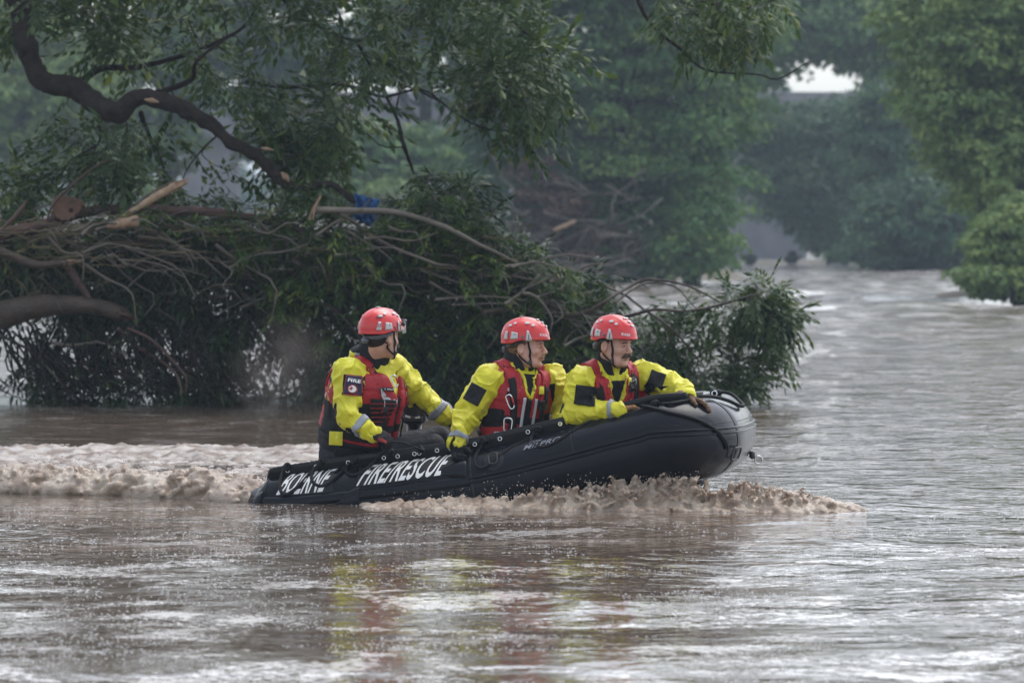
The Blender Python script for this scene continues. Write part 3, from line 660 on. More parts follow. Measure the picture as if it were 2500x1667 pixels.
def sprays(base, D, L, nleaf=9, wide=.27, droop=.5, lsize=.42):
    """pinnate leaves: returns V,Q,attr for all sprays"""
    n = len(base); up = np.array((0, 0, 1.0)); S = units(np.cross(D, up) + 1e-3); rn = rng.random(n)
    Vs, at = [], []
    for k in range(nleaf):
        t = 1.0 if k == nleaf - 1 else .28 + .72 * (k // 2) / ((nleaf - 1) / 2); sd = 0 if k == nleaf - 1 else (1 if k % 2 else -1)
        pos = base + D * (L * t)[:, None] - up * (L * droop * t * t * .5)[:, None]
        rd = units(D - up * (droop * t))
        ld = units(rd * .75 + S * sd * rng.uniform(.55, .9, n)[:, None] - up * rng.uniform(.0, .55, n)[:, None] * (1 if sd else .4) + rng.normal(0, .12, (n, 3)))
        nn = units(np.cross(ld, S * (sd if sd else 1)) * 0 + up + rng.normal(0, .35, (n, 3))); nn = units(nn - ld * (nn * ld).sum(1, keepdims=True))
        le = L * lsize * rng.uniform(.75, 1.15, n) * (1 if sd else 1.15) * (.8 + .2 * t)
        V, Q = leafquads(pos, ld, nn, le, le * wide); Vs.append(V); at.append(np.repeat(np.clip(rn * .6 + rng.random(n) * .4, 0, 1), 4))
    V = np.concatenate(Vs); return V, np.arange(len(V)).reshape(-1, 4), np.concatenate(at)
def pts_in(poly, n, d0, d1, holes=()):
    """random points inside a pixel polygon at depths d0..d1"""
    poly = np.array(poly, float); out = []; lo, hi = poly.min(0), poly.max(0)
    def inside(x, y):
        c = False; j = len(poly) - 1
        for i in range(len(poly)):
            if (poly[i][1] > y) != (poly[j][1] > y) and x < (poly[j][0] - poly[i][0]) * (y - poly[i][1]) / (poly[j][1] - poly[i][1]) + poly[i][0]: c = not c
            j = i
        return c
    while len(out) < n:
        x, y = rng.uniform(lo, hi)
        if not inside(x, y): continue
        if any(((x - h[0]) / h[2]) ** 2 + ((y - h[1]) / h[3]) ** 2 < 1 for h in holes): continue
        out.append(P(x, y, rng.uniform(d0, d1)))
    return np.array(out)
def foliage(tips, per, L0, L1, droop=.5, out=.6, frac=.35, nleaf=9, wide=.27, lsize=.42, down=.0):
    B, D = [], []
    for pts, rr in tips:
        n = len(pts); t = units(np.gradient(pts, axis=0))
        for _ in range(per):
            i = rng.integers(int(n * frac), n); B.append(pts[i]); D.append(t[i] + rdir(1)[0] * out + np.array((0, 0, -down)))
        B.append(pts[-1]); D.append(t[-1] + np.array((0, 0, -down)))
    B = np.array(B); D = units(np.array(D)); L = rng.uniform(L0, L1, len(B))
    return B, D, L, (nleaf, wide, droop, lsize)
def twigs_mesh(name, paths, m, parent, n=5):
    mb = MB()
    for p_, r_, _ in paths: mb.tube(p_, np.maximum(r_, .0022), n, caps=False)
    o = mb.build(name, m, parent); o['kind'] = 'stuff'; return o
def spray_meshes(m, k=4, nleaf=9, wide=.27, droop=.5, lsize=.42):
    out = []
    for q in range(k):
        V, Q, a = sprays(np.zeros((1, 3)), np.array([[0, 1.0, 0]]), np.array([1.0]), nleaf, wide, droop, lsize)
        st = MB(); t = np.linspace(0, 1, 5); st.tube(np.stack([0 * t, t, -droop * .5 * t * t], 1), .012, 3, caps=False)
        Vs = np.concatenate([V, st.v[0]]); Qs = np.concatenate([Q, st.q[0] + len(V)])
        o = mesh_from('leaf', Vs, Qs, m, attr=np.concatenate([a, np.full(len(st.v[0]), .2)]), smooth=False)
        out.append(o.data); bpy.data.objects.remove(o)
    return out
def leaf_parts(root, meshes, B, D, L):
    off = np.array(root.location)
    for b, d, l in zip(B, D, L):
        o = bpy.data.objects.new('leaf', meshes[rng.integers(len(meshes))]); COL.objects.link(o); o.parent = root
        y = Vector(d).normalized(); x = y.cross(Vector((0, 0, 1))); x = x.normalized() if x.length > .05 else Vector((1, 0, 0)); z = x.cross(y)
        Mx = Matrix((x, y, z)).transposed().to_4x4() @ Matrix.Scale(l, 4); Mx.translation = Vector(b - off); o.matrix_local = Mx

# --- tree with the big limb that sweeps down from the upper left
px2m = 40.5 / F
ov = empty('overhanging_tree', (-6.9, 40.6, 0), 'big leafy tree whose dark crooked limb sweeps down from the upper left', 'tree')
sk = Skel()
main = [(30, -160, 40.6), (40, 20, 40.6), (75, 110, 40.5), (95, 185, 40.4), (175, 215, 40.3), (240, 262, 40.2), (285, 285, 40.1), (345, 240, 40.1), (430, 262, 40), (505, 300, 40), (565, 350, 39.9), (630, 385, 39.9), (690, 440, 39.9), (750, 455, 39.9), (808, 448, 39.9), (850, 480, 39.9), (890, 495, 39.9)]
mr = np.array([62, 55, 50, 44, 52, 50, 48, 42, 40, 34, 28, 26, 27, 17, 18, 17, 12]) * .5 * px2m
trk = PL([(-450, 1010, 40.6), (-420, 700, 40.6), (-330, 300, 40.6), (-150, 0, 40.6), (30, -160, 40.6)], 40)
sk.limb(trk, [.38, .33, .28, .2, .14], 24); sk.paths[-1] = (*sk.paths[-1][:2], 'trunk')
sk.limb(PL([(q[0], q[1], q[2] - .9) for q in main], 40), mr, 90)
for pl, r in (([(175, 215), (250, 170), (330, 165), (480, 125), (600, 60), (650, -40)], [20, 16, 14, 10, 8, 6]),
              ([(345, 240), (420, 215), (470, 190), (480, 150), (560, 90)], [20, 15, 12, 9, 6]),
              ([(660, -40), (720, 30), (800, 75), (870, 100), (920, 75), (990, 20)], [9, 9, 8, 7, 6, 5]),
              ([(870, 100), (920, 190), (965, 280), (985, 350), (1010, 425)], [7, 7, 8, 10, 5]),
              ([(600, 200), (720, 215), (830, 205), (930, 235), (1030, 220), (1090, 260)], [9, 10, 9, 8, 6, 4]),
              ([(345, 275), (370, 350), (395, 395), (400, 460), (380, 520)], [12, 10, 8, 8, 6]),
              ([(245, 310), (240, 350), (200, 375), (165, 400), (140, 450)], [6, 6, 5, 4, 3]),
              ([(530, 330), (500, 360), (465, 400), (445, 440)], [5, 5, 4, 3]),
              ([(30, -160), (250, -130), (600, -60), (900, -90), (1150, -120), (1350, -100), (1540, -60)], [30, 26, 22, 18, 15, 12, 9]),
              ([(1150, -120), (1210, -20), (1260, 60), (1330, 120), (1360, 200)], [10, 9, 8, 6, 4]),
              ([(965, 280), (985, 215), (1060, 240), (1150, 300), (1230, 320), (1330, 300)], [5, 4, 5, 5, 4, 3]),
              ([(880, 250), (875, 300), (930, 355), (985, 360)], [3, 3, 3, 3])):
    d0 = 40 + rng.uniform(-.5, .6)
    sk.limb(PL([(q[0], q[1], d0 + .2 * math.sin(k * 1.7)) for k, q in enumerate(pl)], 40), np.array(r) * .5 * px2m, 30)
poly1 = [(-80, -250), (1250, -250), (1330, 60), (1360, 150), (1370, 240), (1280, 300), (1190, 250), (1080, 180), (1000, 140), (930, 190), (890, 320), (800, 370), (690, 340), (600, 280), (480, 215), (380, 165), (250, 140), (120, 90), (60, 60), (0, 120), (-80, 110)]
A = np.concatenate([pts_in(poly1, 400, 38.8, 41.8, holes=[(430, 30, 90, 50), (735, 130, 50, 45), (850, 60, 50, 35), (1010, 235, 70, 50), (1130, 130, 50, 60)]),
                    pts_in([(300, 290), (420, 300), (620, 400), (560, 520), (300, 510), (240, 480), (200, 340)], 30, 39, 41, holes=[(470, 420, 60, 60)]),
                    pts_in([(110, 250), (190, 240), (330, 300), (320, 360), (200, 380), (120, 330)], 12, 39.3, 40.6),
                    pts_in([(0, 380), (150, 400), (260, 470), (120, 480), (0, 500)], 18, 39.3, 40.6),
                    pts_in([(640, 300), (840, 300), (830, 380), (700, 390)], 34, 39.3, 41),
                    pts_in([(1130, 200), (1350, 100), (1390, 230), (1250, 350), (1190, 320)], 44, 39.3, 40.6)])
mp = PL([(q[0], q[1], 40) for q in main], 40); mp = smooth_path(mp, 120); sc_ = 40 / A[:, 1]
dm = np.array([np.min(np.hypot(mp[:, 0] - a_[0] * k_, mp[:, 2] - (CAM_H + (a_[2] - CAM_H) * k_))) for a_, k_ in zip(A, sc_)])
A = A[(dm > .22) | (A[:, 1] > 39.7)]; tips = sk.grow(A, sag=.05)
for q, (p_, r_, f_) in enumerate(sk.paths[:14]):
    if f_ == 1: continue
    mb = MB(); rr = r_ * (1 + .16 * noise(p_ * 7, 3)); Vt, Qt, Tt = tube_arr(smooth_path(p_ + np.stack([noise(p_ * 3 + c, 5) for c in (0, 7, 14)], 1) * r_[:, None] * .9, 160), np.interp(np.linspace(0, 1, 160), np.linspace(0, 1, len(rr)), rr), 16); mb.add(Vt + noise(Vt * 9, 4)[:, None] * np.mean(rr) * .35 + noise(Vt * 30, 9)[:, None] * .008, Qt, Tt)
    mb.build('trunk' if f_ == 'trunk' else 'limb', M['bark'], ov)
twigs_mesh('twigs', [q for q in sk.paths if q[2] == 1], M['bark'], ov)
B, D, L, kw = foliage(tips, 5, .26, .48, droop=.4, down=.12, wide=.38, lsize=.34, nleaf=9)
fr = np.argsort(B[:, 1] + 3.0 * ((B[:, 2] > 4.2) | (B[:, 0] < -5.2)))[:280]; ms = np.zeros(len(B), bool); ms[fr] = True
leaf_parts(ov, spray_meshes(M['leafbright'], 4, 9, .38, .4, .34), B[ms], D[ms], L[ms])
V, Q, a = sprays(B[~ms], D[~ms], L[~ms], *kw)
o = mesh_from('foliage', V, Q, M['leaf'], ov, attr=a, smooth=False); o['kind'] = 'stuff'
for (x0, y0, x1, y1, w) in ((352, 243, 388, 250, 13), (686, 420, 706, 444, 17), (636, 362, 668, 367, 9)):     # torn places on the big limb
    mb = MB(); mb.tube(PL([(x0, y0), ((x0 + x1) / 2, (y0 + y1) / 2 - 1), (x1, y1)], 38.85), [.004, w * .5 * px2m, .006], 7); mb.build('torn_bark', M['rawwood'], ov)

# --- bough that hangs into the top of the picture right of the middle
hb = empty('hanging_bough', P(1540, -60, 40), 'thin leafy bough hanging into the top of the picture right of the middle', 'bough')
sk2 = Skel(); sk2.limb(PL([(1540, -60), (1570, 30), (1610, 80), (1660, 120), (1710, 165), (1765, 178), (1850, 182), (1900, 193), (1975, 150)], 40), np.array([11, 10, 8, 7, 6, 5, 4, 4, 2]) * .5 * px2m, 40)
sk2.limb(PL([(1540, -60), (1640, -20), (1740, 10), (1830, 20), (1890, 0)], 40), np.array([10, 9, 8, 6, 4]) * .5 * px2m, 26)
sk2.limb(PL([(1765, 178), (1790, 150), (1830, 130), (1890, 100)], 40), np.array([4, 4, 3, 2]) * .5 * px2m, 14)
tp2 = sk2.grow(np.concatenate([pts_in([(1590, -80), (1880, -80), (1880, 20), (1800, 110), (1700, 110), (1620, 60)], 55, 39.3, 40.7)]), sag=.05)
for p_, r_, f_ in sk2.paths[:3]: mb = MB(); mb.tube(p_, r_, 8); mb.build('branch', M['bark'], hb)
twigs_mesh('twigs', [q for q in sk2.paths if q[2] == 1], M['bark'], hb)
B, D, L, kw = foliage(tp2, 4, .24, .38, droop=.6, down=.3, wide=.29)
ms = np.arange(len(B)) % 6 == 0; leaf_parts(hb, spray_meshes(M['leafbright'], 3), B[ms], D[ms], L[ms]); V, Q, a = sprays(B[~ms], D[~ms], L[~ms], *kw)
mesh_from('foliage', V, Q, M['leaf'], hb, attr=a, smooth=False)['kind'] = 'stuff'

# --- the fallen tree heaped in the water
ft = empty('fallen_tree', (-2.0, 40.2, 0), 'uprooted tree lying in the river, its dark drowned crown piled up behind the boat', 'tree')
sk3 = Skel()
FB = [([(-120, 600), (60, 560), (200, 520), (330, 512), (480, 517), (640, 535), (735, 567)], [34, 30, 26, 22, 22, 20, 24], 'redbark', 39.4),
      ([(775, 512), (900, 514), (1010, 532), (1110, 567), (1200, 612), (1260, 640)], [15, 15, 13, 11, 9, 6], 'greybark', 38.9),
      ([(830, 520), (900, 565), (960, 605), (1060, 640), (1180, 665), (1300, 680)], [9, 9, 8, 7, 6, 4], 'greybark', 39.0),
      ([(-60, 560), (80, 600), (250, 640), (460, 655), (640, 680), (820, 650), (980, 690), (1180, 690)], [18, 16, 14, 12, 12, 10, 9, 6], 'wetbark', 39.6),
      ([(200, 570), (370, 600), (520, 650), (600, 720), (690, 800), (760, 900)], [12, 11, 10, 9, 8, 6], 'wetbark', 39.5),
      ([(330, 590), (470, 560), (560, 600), (700, 700), (820, 760), (900, 850)], [8, 9, 9, 8, 7, 5], 'wetbark', 39.3),
      ([(1180, 765), (1290, 755), (1400, 771), (1480, 737), (1560, 690), (1640, 686), (1760, 735)], [14, 13, 12, 9, 8, 6, 4], 'wetbark', 39.0),
      ([(1480, 700), (1540, 730), (1590, 770), (1640, 800), (1680, 850), (1720, 900)], [6, 6, 6, 6, 5, 4], 'wetbark', 39.0),
      ([(1400, 771), (1500, 775), (1600, 760), (1700, 755), (1800, 735), (1850, 720)], [9, 9, 8, 7, 6, 4], 'wetbark', 39.1),
      ([(900, 700), (1000, 740), (1120, 790), (1300, 850), (1500, 900), (1700, 940)], [16, 15, 14, 12, 9, 6], 'bark', 40.0),
      ([(0, 820), (80, 860), (140, 920), (200, 990)], [7, 7, 6, 5], 'wetbark', 39.2),
      ([(290, 800), (340, 850), (420, 900), (450, 960)], [9, 8, 7, 4], 'redbark', 39.0),
      ([(560, 700), (620, 780), (680, 860), (750, 950), (770, 1000)], [16, 14, 12, 10, 8], 'bark', 39.6),
      ([(1500, 740), (1580, 690), (1650, 700), (1700, 760)], [5, 5, 4, 3], 'wetbark', 38.9)]
k39 = 39.3 / F
for pl, r, m_, d0 in FB:
    sk3.limb(PL([(q[0], q[1], d0 - .35 + .25 * math.sin(k * 2.1 + d0 * 9)) for k, q in enumerate(pl)], 40), np.array(r) * .5 * k39, 44); sk3.paths[-1] = (*sk3.paths[-1][:2], m_)
for p_, r_, m_ in sk3.paths:
    mb = MB(); mb.tube(p_ + np.stack([noise(p_ * 2.4 + c, 6) for c in (0, 7, 14)], 1) * .04, r_ * (1 + .15 * noise(p_ * 8, 2)), 10); mb.build('limb', M[m_], ft)
body = [(-80, 570), (60, 545), (250, 555), (420, 520), (700, 540), (900, 545), (1010, 480), (1090, 420), (1150, 440), (1190, 540), (1290, 590), (1360, 640), (1480, 680), (1490, 760), (1570, 800), (1640, 870), (1700, 940), (1690, 985), (-80, 985)]
holes = [(60, 850, 150, 120), (240, 880, 120, 100), (360, 850, 70, 60), (450, 840, 60, 60), (610, 830, 55, 45), (690, 900, 45, 50), (600, 930, 50, 40), (30, 950, 120, 50), (400, 940, 90, 40), (555, 690, 40, 40)]
A = np.concatenate([pts_in(body, 1150, 39.3, 42.4, holes), pts_in(body, 260, 38.9, 39.6, holes),
                    pts_in([(60, 830), (480, 830), (480, 985), (60, 985)], 75, 38.8, 40)])
tp3 = sk3.grow(A, sag=-.12, base=.006, k=.010)
twigs_mesh('twigs', [q for q in sk3.paths if isinstance(q[2], int)], M['wetbark'], ft, 4)
B, D, L, kw = foliage(tp3, 7, .20, .36, droop=.6, down=.5, nleaf=9, wide=.22, lsize=.42, out=.9)
keep = B[:, 2] > .04; B, D, L = B[keep], D[keep], L[keep]
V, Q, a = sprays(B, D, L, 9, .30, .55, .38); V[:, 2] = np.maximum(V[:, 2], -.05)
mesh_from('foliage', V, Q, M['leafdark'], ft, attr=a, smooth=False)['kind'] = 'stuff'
# leafy shoots on the outer end, right of the crew
A = np.concatenate([pts_in([(1550, 740), (1660, 725), (1790, 700), (1850, 690), (1930, 750), (1910, 860), (1830, 960), (1700, 985), (1580, 850)], 150, 38.5, 39.8, [(1690, 800, 28, 24), (1790, 800, 30, 30), (1650, 735, 20, 14), (1740, 870, 26, 26)]),
                    pts_in([(1810, 690), (1880, 680), (1950, 760), (1900, 800), (1820, 760)], 36, 38.5, 39.6), pts_in([(1740, 900), (1840, 880), (1850, 960), (1740, 985)], 24, 38.5, 39.6)])
n0 = len(sk3.paths); tp4 = sk3.grow(A, sag=0, base=.006, k=.010)
twigs_mesh('shoots', sk3.paths[n0:], M['wetbark'], ft, 4)
B, D, L, kw = foliage(tp4, 4, .16, .28, droop=.5, down=.15, wide=.28)
ms = np.zeros(len(B), bool); ms[np.argsort(B[:, 1])[:230]] = True
leaf_parts(ft, spray_meshes(M['leafbright'], 4, 9, .32, .5, .42), B[ms], D[ms], L[ms]); V, Q, a = sprays(B[~ms], D[~ms], L[~ms], 9, .32, .5, .42)
mesh_from('shoot_foliage', V, Q, M['leaf'], ft, attr=a, smooth=False)['kind'] = 'stuff'
# lighter shoots standing up from the heap
A = np.concatenate([pts_in([(1010, 430), (1110, 420), (1150, 520), (1250, 590), (1100, 620), (1000, 560)], 60, 38.8, 40.2), pts_in([(300, 520), (480, 490), (700, 480), (980, 520), (1180, 560), (1330, 640), (1490, 700), (1470, 780), (1200, 700), (960, 650), (560, 600)], 230, 38.5, 39.6), pts_in([(0, 480), (200, 500), (300, 560), (100, 620), (0, 600)], 30, 38.6, 39.6), pts_in([(560, 640), (1000, 640), (1480, 760), (1540, 930), (1100, 900), (700, 800)], 110, 38.6, 39.2)])
n0 = len(sk3.paths); tp5 = sk3.grow(A, sag=-.15, base=.005, k=.008)
twigs_mesh('shoots', sk3.paths[n0:], M['wetbark'], ft, 4)
B, D, L, kw = foliage(tp5, 5, .16, .28, droop=.5, down=0); V, Q, a = sprays(B, D, L, 9, .28, .5, .42)
mesh_from('shoot_foliage', V, Q, M['leaf'], ft, attr=a, smooth=False)['kind'] = 'stuff'

# --- loose timber on the heap, each its own thing
def log(name, pts, w, m, label, cat, d, group=None, endm=None, n=26, seg=12, rough_=.12):
    pts = PL(pts, d); q = smooth_path(np.column_stack([pts, np.array(w) * .5 * d / F]), n)
    t = empty(name, q[0, :3], label, cat, group)
    mb = MB(); rough_ = .45 if m == 'rawwood' else rough_; rr = q[:, 3] * (1 + rough_ * noise(q[:, :3] * 16, 4)); V, Q, T = tube_arr(q[:, :3], rr, seg); V = V + .12 * q[:, 3].mean() * noise(V * 14, 8)[:, None]
    mb.add(V, Q, T); mb.build('stem', M[m], t)
    if endm:
        e = MB(); a = q[-1, :3]; dr = unit(q[-1, :3] - q[-4, :3])
        for k in range(9):
            o = rng.normal(0, q[-1, 3] * .55, 3); o -= dr * np.dot(o, dr); e.tube([a - dr * .05 + o * .9, a + dr * rng.uniform(.02, .09) + o * .7, a + dr * rng.uniform(.06, .16) + o * .5], [q[-1, 3] * .35, q[-1, 3] * .25, .002], 5)
        e.build('splintered_end', M[endm], t)
    return t
log('broken_log', [(-90, 800), (20, 765), (90, 748), (180, 744), (250, 752), (296, 768)], [76, 66, 58, 44, 38, 36], 'wetbark', 'thick dark log jutting in from the left edge, splintered at its end', 'log', 38.6, endm='redbark', seg=16)
log('broken_log', [(-60, 590), (20, 622), (90, 646), (165, 640)], [30, 24, 20, 15], 'wetbark', 'long dark bough above the thick log at the left edge', 'log', 38.5, endm='rawwood')
log('broken_branch', [(160, 640), (185, 680), (215, 725), (225, 760)], [22, 20, 15, 10], 'redbark', 'reddish broken branch hanging down onto the thick log', 'branch', 38.7)
log('splintered_branch', [(262, 555), (330, 512), (385, 478), (430, 455)], [7, 15, 20, 22], 'rawwood', 'upper pale stripped branch pointing up out of the heap, split at the tip', 'branch', 38.6, endm='rawwood')
log('splintered_branch', [(268, 552), (300, 545), (338, 539)], [12, 24, 27], 'rawwood', 'short pale stripped stub just under the long splintered branch', 'branch', 38.5)
log('splintered_branch', [(757, 545), (765, 515), (783, 478)], [16, 11, 5], 'rawwood', 'upright torn tan splinter beside the blue cloth', 'branch', 38.7)
log('splintered_branch', [(5, 560), (45, 520), (65, 490)], [6, 13, 4], 'redbark', 'orange torn splinter at the far left of the heap', 'branch', 38.5)
log('splintered_branch', [(1940 - 640, 722), (1320, 724)], [5, 5], 'rawwood', 'tiny pale wood chip in the dark leaves above the right hand rescuer', 'branch', 38.6)
log('bare_branch', [(110, 560), (130, 500), (190, 440), (255, 392)], [5, 6, 6, 4], 'redbark', 'thin bare reddish branch slanting up past the cut stump', 'branch', 38.8)
log('bare_branch', [(310, 800), (370, 830), (430, 890), (455, 925), (452, 960)], [8, 7, 6, 6, 4], 'redbark', 'thin orange root curling down towards the water left of the boat', 'root', 38.6)
# sawn chunk of trunk
st = empty('tree_stump', P(165, 530, 39), 'brown sawn chunk of trunk perched on the heap at the upper left', 'stump')
mb = MB(); c = P(165, 508, 39.0); a = np.linspace(0, 2 * math.pi, 14, endpoint=False); rad = .15 * (1 + .1 * np.sin(a * 3 + 1)); ringsY = (-.16, -.13, .12, .16)
V = np.array([c + np.array((math.cos(t) * r_ * (.9 if abs(y) > .15 else 1), y, math.sin(t) * r_ * .82 * (.9 if abs(y) > .15 else 1))) for y in ringsY for t, r_ in zip(a, rad)])
i = np.arange(3)[:, None] * 14; j = np.arange(14)[None]; mb.add(V, np.stack([i + j, i + (j + 1) % 14, i + 14 + (j + 1) % 14, i + 14 + j], -1).reshape(-1, 4)); mb.build('bark_side', M['cutwood'], st)
mb = MB(); V = np.vstack([[c - (0, .163, 0)], V[:14] - (0, .003, 0)]); mb.add(V, T=[(0, 1 + (k + 1) % 14, 1 + k) for k in range(14)]); mb.build('sawn_face', M['cutwood'], st, smooth=False)
mb = MB(); mb.tube([c + (.05, -.17, -.02), c + (.05, -.155, -.02)], .022, 10); mb.build('knot_hole', M['bark'], st)
# blue cloth
def cloth(cx, cy, w, h, d):
    n = 22; U, W = np.meshgrid(np.linspace(-1, 1, n), np.linspace(-1, 1, n), indexing='ij'); U, W = U.ravel(), W.ravel()
    ce = P(cx, cy, d); s = d / F
    q = np.stack([U, W, 0 * U], 1)
    x = (U * w / 2 * (1 + .25 * W) + 10 * noise(q * 1.6, 90)) * s; z = (W * h / 2 + 8 * noise(q * 1.9 + 3, 91)) * s - .03 * U
    y = .05 * np.sin(U * 7 + W * 1.5) + .05 * noise(q * 3, 92)
    V = ce + np.stack([x, y, z], 1); i = np.arange(n - 1)[:, None] * n; j = np.arange(n - 1)[None]
    return V, np.stack([i + j, i + n + j, i + n + j + 1, i + j + 1], -1).reshape(-1, 4)
V1, Q1 = cloth(896, 508, 44, 54, 38.9); V2, Q2 = cloth(888, 538, 38, 18, 38.85)
o = mesh_from('blue_cloth', np.vstack([V1, V2]), np.vstack([Q1, Q2 + len(V1)]), M['blue']); o.modifiers.new('t', 'SOLIDIFY').thickness = .006
tag(o, 'torn blue cloth snagged on the end of the crooked limb', 'cloth')
# matted grass and thin sticks
mb = MB()
for (x0, x1, y0, y1, n, ln, dr) in ((-20, 240, 540, 640, 200, 120, .7), (150, 700, 520, 620, 90, 130, .15), (720, 790, 540, 700, 30, 110, 3), (0, 260, 620, 720, 70, 80, 2), (300, 1300, 560, 700, 60, 150, .25)):
    for k in range(n):
        x, y = rng.uniform(x0, x1), rng.uniform(y0, y1); s = rng.choice((-1, 1)); l = rng.uniform(.3, 1) * ln; dd = rng.uniform(38.4, 39.4)
        vx, vy = l * s / math.hypot(1, dr), l * dr / math.hypot(1, dr) * rng.uniform(-.3, 1)
        mb.tube(PL([(x, y, dd), (x + vx * .5, y + vy * .4 - rng.uniform(0, 9), dd + rng.normal(0, .08)), (x + vx, y + vy, dd)], dd), np.array([.006, .006, .002]) * rng.uniform(.5, 1.2), 3, caps=False)
tag(mb.build('straw_litter', M['straw']), 'matted straw and dead grass draped over the heap', None, None, 'stuff')
mb = MB()
for k in range(230):
    x = rng.uniform(-40, 1400); yt = np.interp(x, [-40, 300, 900, 1200, 1400], [560, 530, 540, 620, 690]); y = yt + abs(rng.normal(0, 95)); l = rng.uniform(40, 230); an = rng.normal(.12, .6); dd = rng.uniform(38.4, 39.6)
    mb.tube(smooth_path(PL([(x, y, dd), (x + l * .3, y + l * .3 * math.sin(an) + rng.normal(0, 7), dd + .1), (x + l * .65, y + l * .6 * math.sin(an) + rng.normal(0, 10), dd), (x + l * math.cos(an), y + l * math.sin(an) + 12, dd)], dd), 8), np.linspace(rng.uniform(.008, .02), .004, 8), 5, caps=False)
tag(mb.build('broken_sticks', M['greybark']), 'countless thin broken sticks laced through the heap', None, None, 'stuff')
# the tip of the debris touching the water at the left
mb = MB()
for k in range(150):
    x = rng.uniform(0, 520); dd = rng.uniform(38.6, 39.5); y0 = rng.uniform(790, 870)
    mb.tube(smooth_path(PL([(x, y0, dd), (x + rng.normal(25, 30), (y0 + 985) / 2, dd), (x + rng.normal(60, 50), 990 - rng.uniform(0, 60), dd)], dd), 8), np.linspace(.012, .003, 8), 4, caps=False)
tag(mb.build('drowned_twigs', M['bark']), 'bare drowned twigs hanging into the water under the thick log', None, None, 'stuff')

# ------------------------------------------------------------------ the boat
def tz(px, d, cz, r): x = P(px, 900, d)[0]; return (x, d, cz, r)
near = [tz(596, 25.36, .025, .02), tz(614, 25.358, .005, .10), tz(650, 25.34, -.03, .185), tz(760, 25.3, -.03, .222), tz(900, 25.24, .01, .228), tz(1050, 25.18, .06, .231),
        tz(1200, 25.12, .12, .235), tz(1400, 25.04, .245, .24), tz(1500, 25.0, .315, .243), tz(1590, 24.965, .37, .248), tz(1640, 24.945, .398, .25)]
fw = unit(np.array(near[-1][:2] + (0,)) - np.array(near[3][:2] + (0,))); la = np.array((-fw[1], fw[0], 0.0))
A_ = np.array(near[-1][:3])
bow = [(*(A_ + fw * .085 + la * .10 + (0, 0, .004)), .25), (*(A_ + fw * .15 + la * .30 + (0, 0, .005)), .248), (*(A_ + fw * .17 + la * .72 + (0, 0, .005)), .245)]
O_ = A_ + la * .72
def mirror(q):
    p = np.array(q[:3]); k = np.dot(p - O_, la); return (*(p - 2 * k * la), q[3])
ctrl = near + bow + [mirror(q) for q in (near + bow[:2])[::-1]]
TP = smooth_path(ctrl, 340); TC, TR = TP[:, :3], np.maximum(TP[:, 3], .01)
TT = units(np.gradient(TC, axis=0)); TS = units(np.cross(TT, np.array((0, 0, 1.0)))); TU = np.cross(TS, TT)
npx = 1250 + TC[:, 0] / TC[:, 1] * F
nlast = int(np.argmax(npx[:170] > 1672)) + 8
def at_px(px): return float(np.interp(px, npx[:nlast], np.arange(nlast)))
def S(i, th, off=0.0):
    """point on (or off) the tube surface: ring index i, angle th from the top toward the outside"""
    k = int(np.clip(i, 0, len(TC) - 2)); f = i - k
    c = TC[k] * (1 - f) + TC[k + 1] * f; r = TR[k] * (1 - f) + TR[k + 1] * f
    u = TU[k] * (1 - f) + TU[k + 1] * f; s = TS[k] * (1 - f) + TS[k + 1] * f
    return c + (r + off) * (math.cos(th) * u + math.sin(th) * s)
boat = empty('rescue_boat', (*(O_ * .5 + np.array((*near[3][:2], 0)) * .5 + la * .36)[:2], 0), 'black inflatable fire and rescue boat with its bow lifted, carrying three rescuers', 'boat')
ns = 56; a = np.linspace(0, 2 * math.pi, ns, endpoint=False)
V = (TC[:, None] + TR[:, None, None] * (np.cos(a)[None, :, None] * TU[:, None] + np.sin(a)[None, :, None] * TS[:, None])).reshape(-1, 3)
V = V + .0015 * noise(V * 4, 15)[:, None]
i = np.arange(len(TC) - 1)[:, None] * ns; j = np.arange(ns)[None]
Q = np.stack([i + j, i + ns + j, i + ns + (j + 1) % ns, i + (j + 1) % ns], -1).reshape(-1, 4)
caps = [list(range(ns))[::-1]]
mesh_from('tube', V, [Q, np.array(caps), np.array([[(len(TC) - 1) * ns + k for k in range(ns)]])], M['rubber'], boat)
TB = bvh_of(V, Q)
def band(name, i0, i1, th0, th1, off, m, n=60, k=4, prof=None, taper=True):
    V = []
    for a_ in np.linspace(i0, i1, n):
        for b_, t in enumerate(np.linspace(th0, th1, k + 1)):
            o = off * (prof[b_] if prof is not None else (0 if b_ in (0, k) and taper else 1)); V.append(S(a_, t, o))
    i = np.arange(n - 1)[:, None] * (k + 1); j = np.arange(k)[None]
    return mesh_from(name, np.array(V), np.stack([i + j, i + k + 1 + j, i + k + 2 + j, i + j + 1], -1).reshape(-1, 4), m, boat)
iN = len(TC) - 1
for th in (R(70), R(76.5)): band('rub_strake', at_px(960), iN - at_px(960), th, th + R(4.2), .011, M['rubber'], 200, 6, prof=[-.2, .7, 1, 1, 1, .7, -.2])
band('rub_strake', at_px(960), iN - at_px(960), R(63), R(64.2), .003, M['rubberdull'], 200, 3, prof=[-.3, 1, 1, -.3])
band('rub_strake', at_px(655), at_px(1165), R(66), R(84), .014, M['rubber'], 120, 6, prof=[-.2, .8, 1, 1, 1, .8, -.2])
for px, w in ((652, .5), (893, .6), (1035, .25), (1168, .6)):
    band('seam_tape', at_px(px), at_px(px) + w, R(2), R(120), .004, M['rubberdull'], 3, 40, prof=[1] * 41)
ic = at_px(1690) + 5
band('seam_tape', ic, ic + 1.4, R(-60), R(200), .0035, M['rubberdull'], 4, 40, prof=[1] * 41)
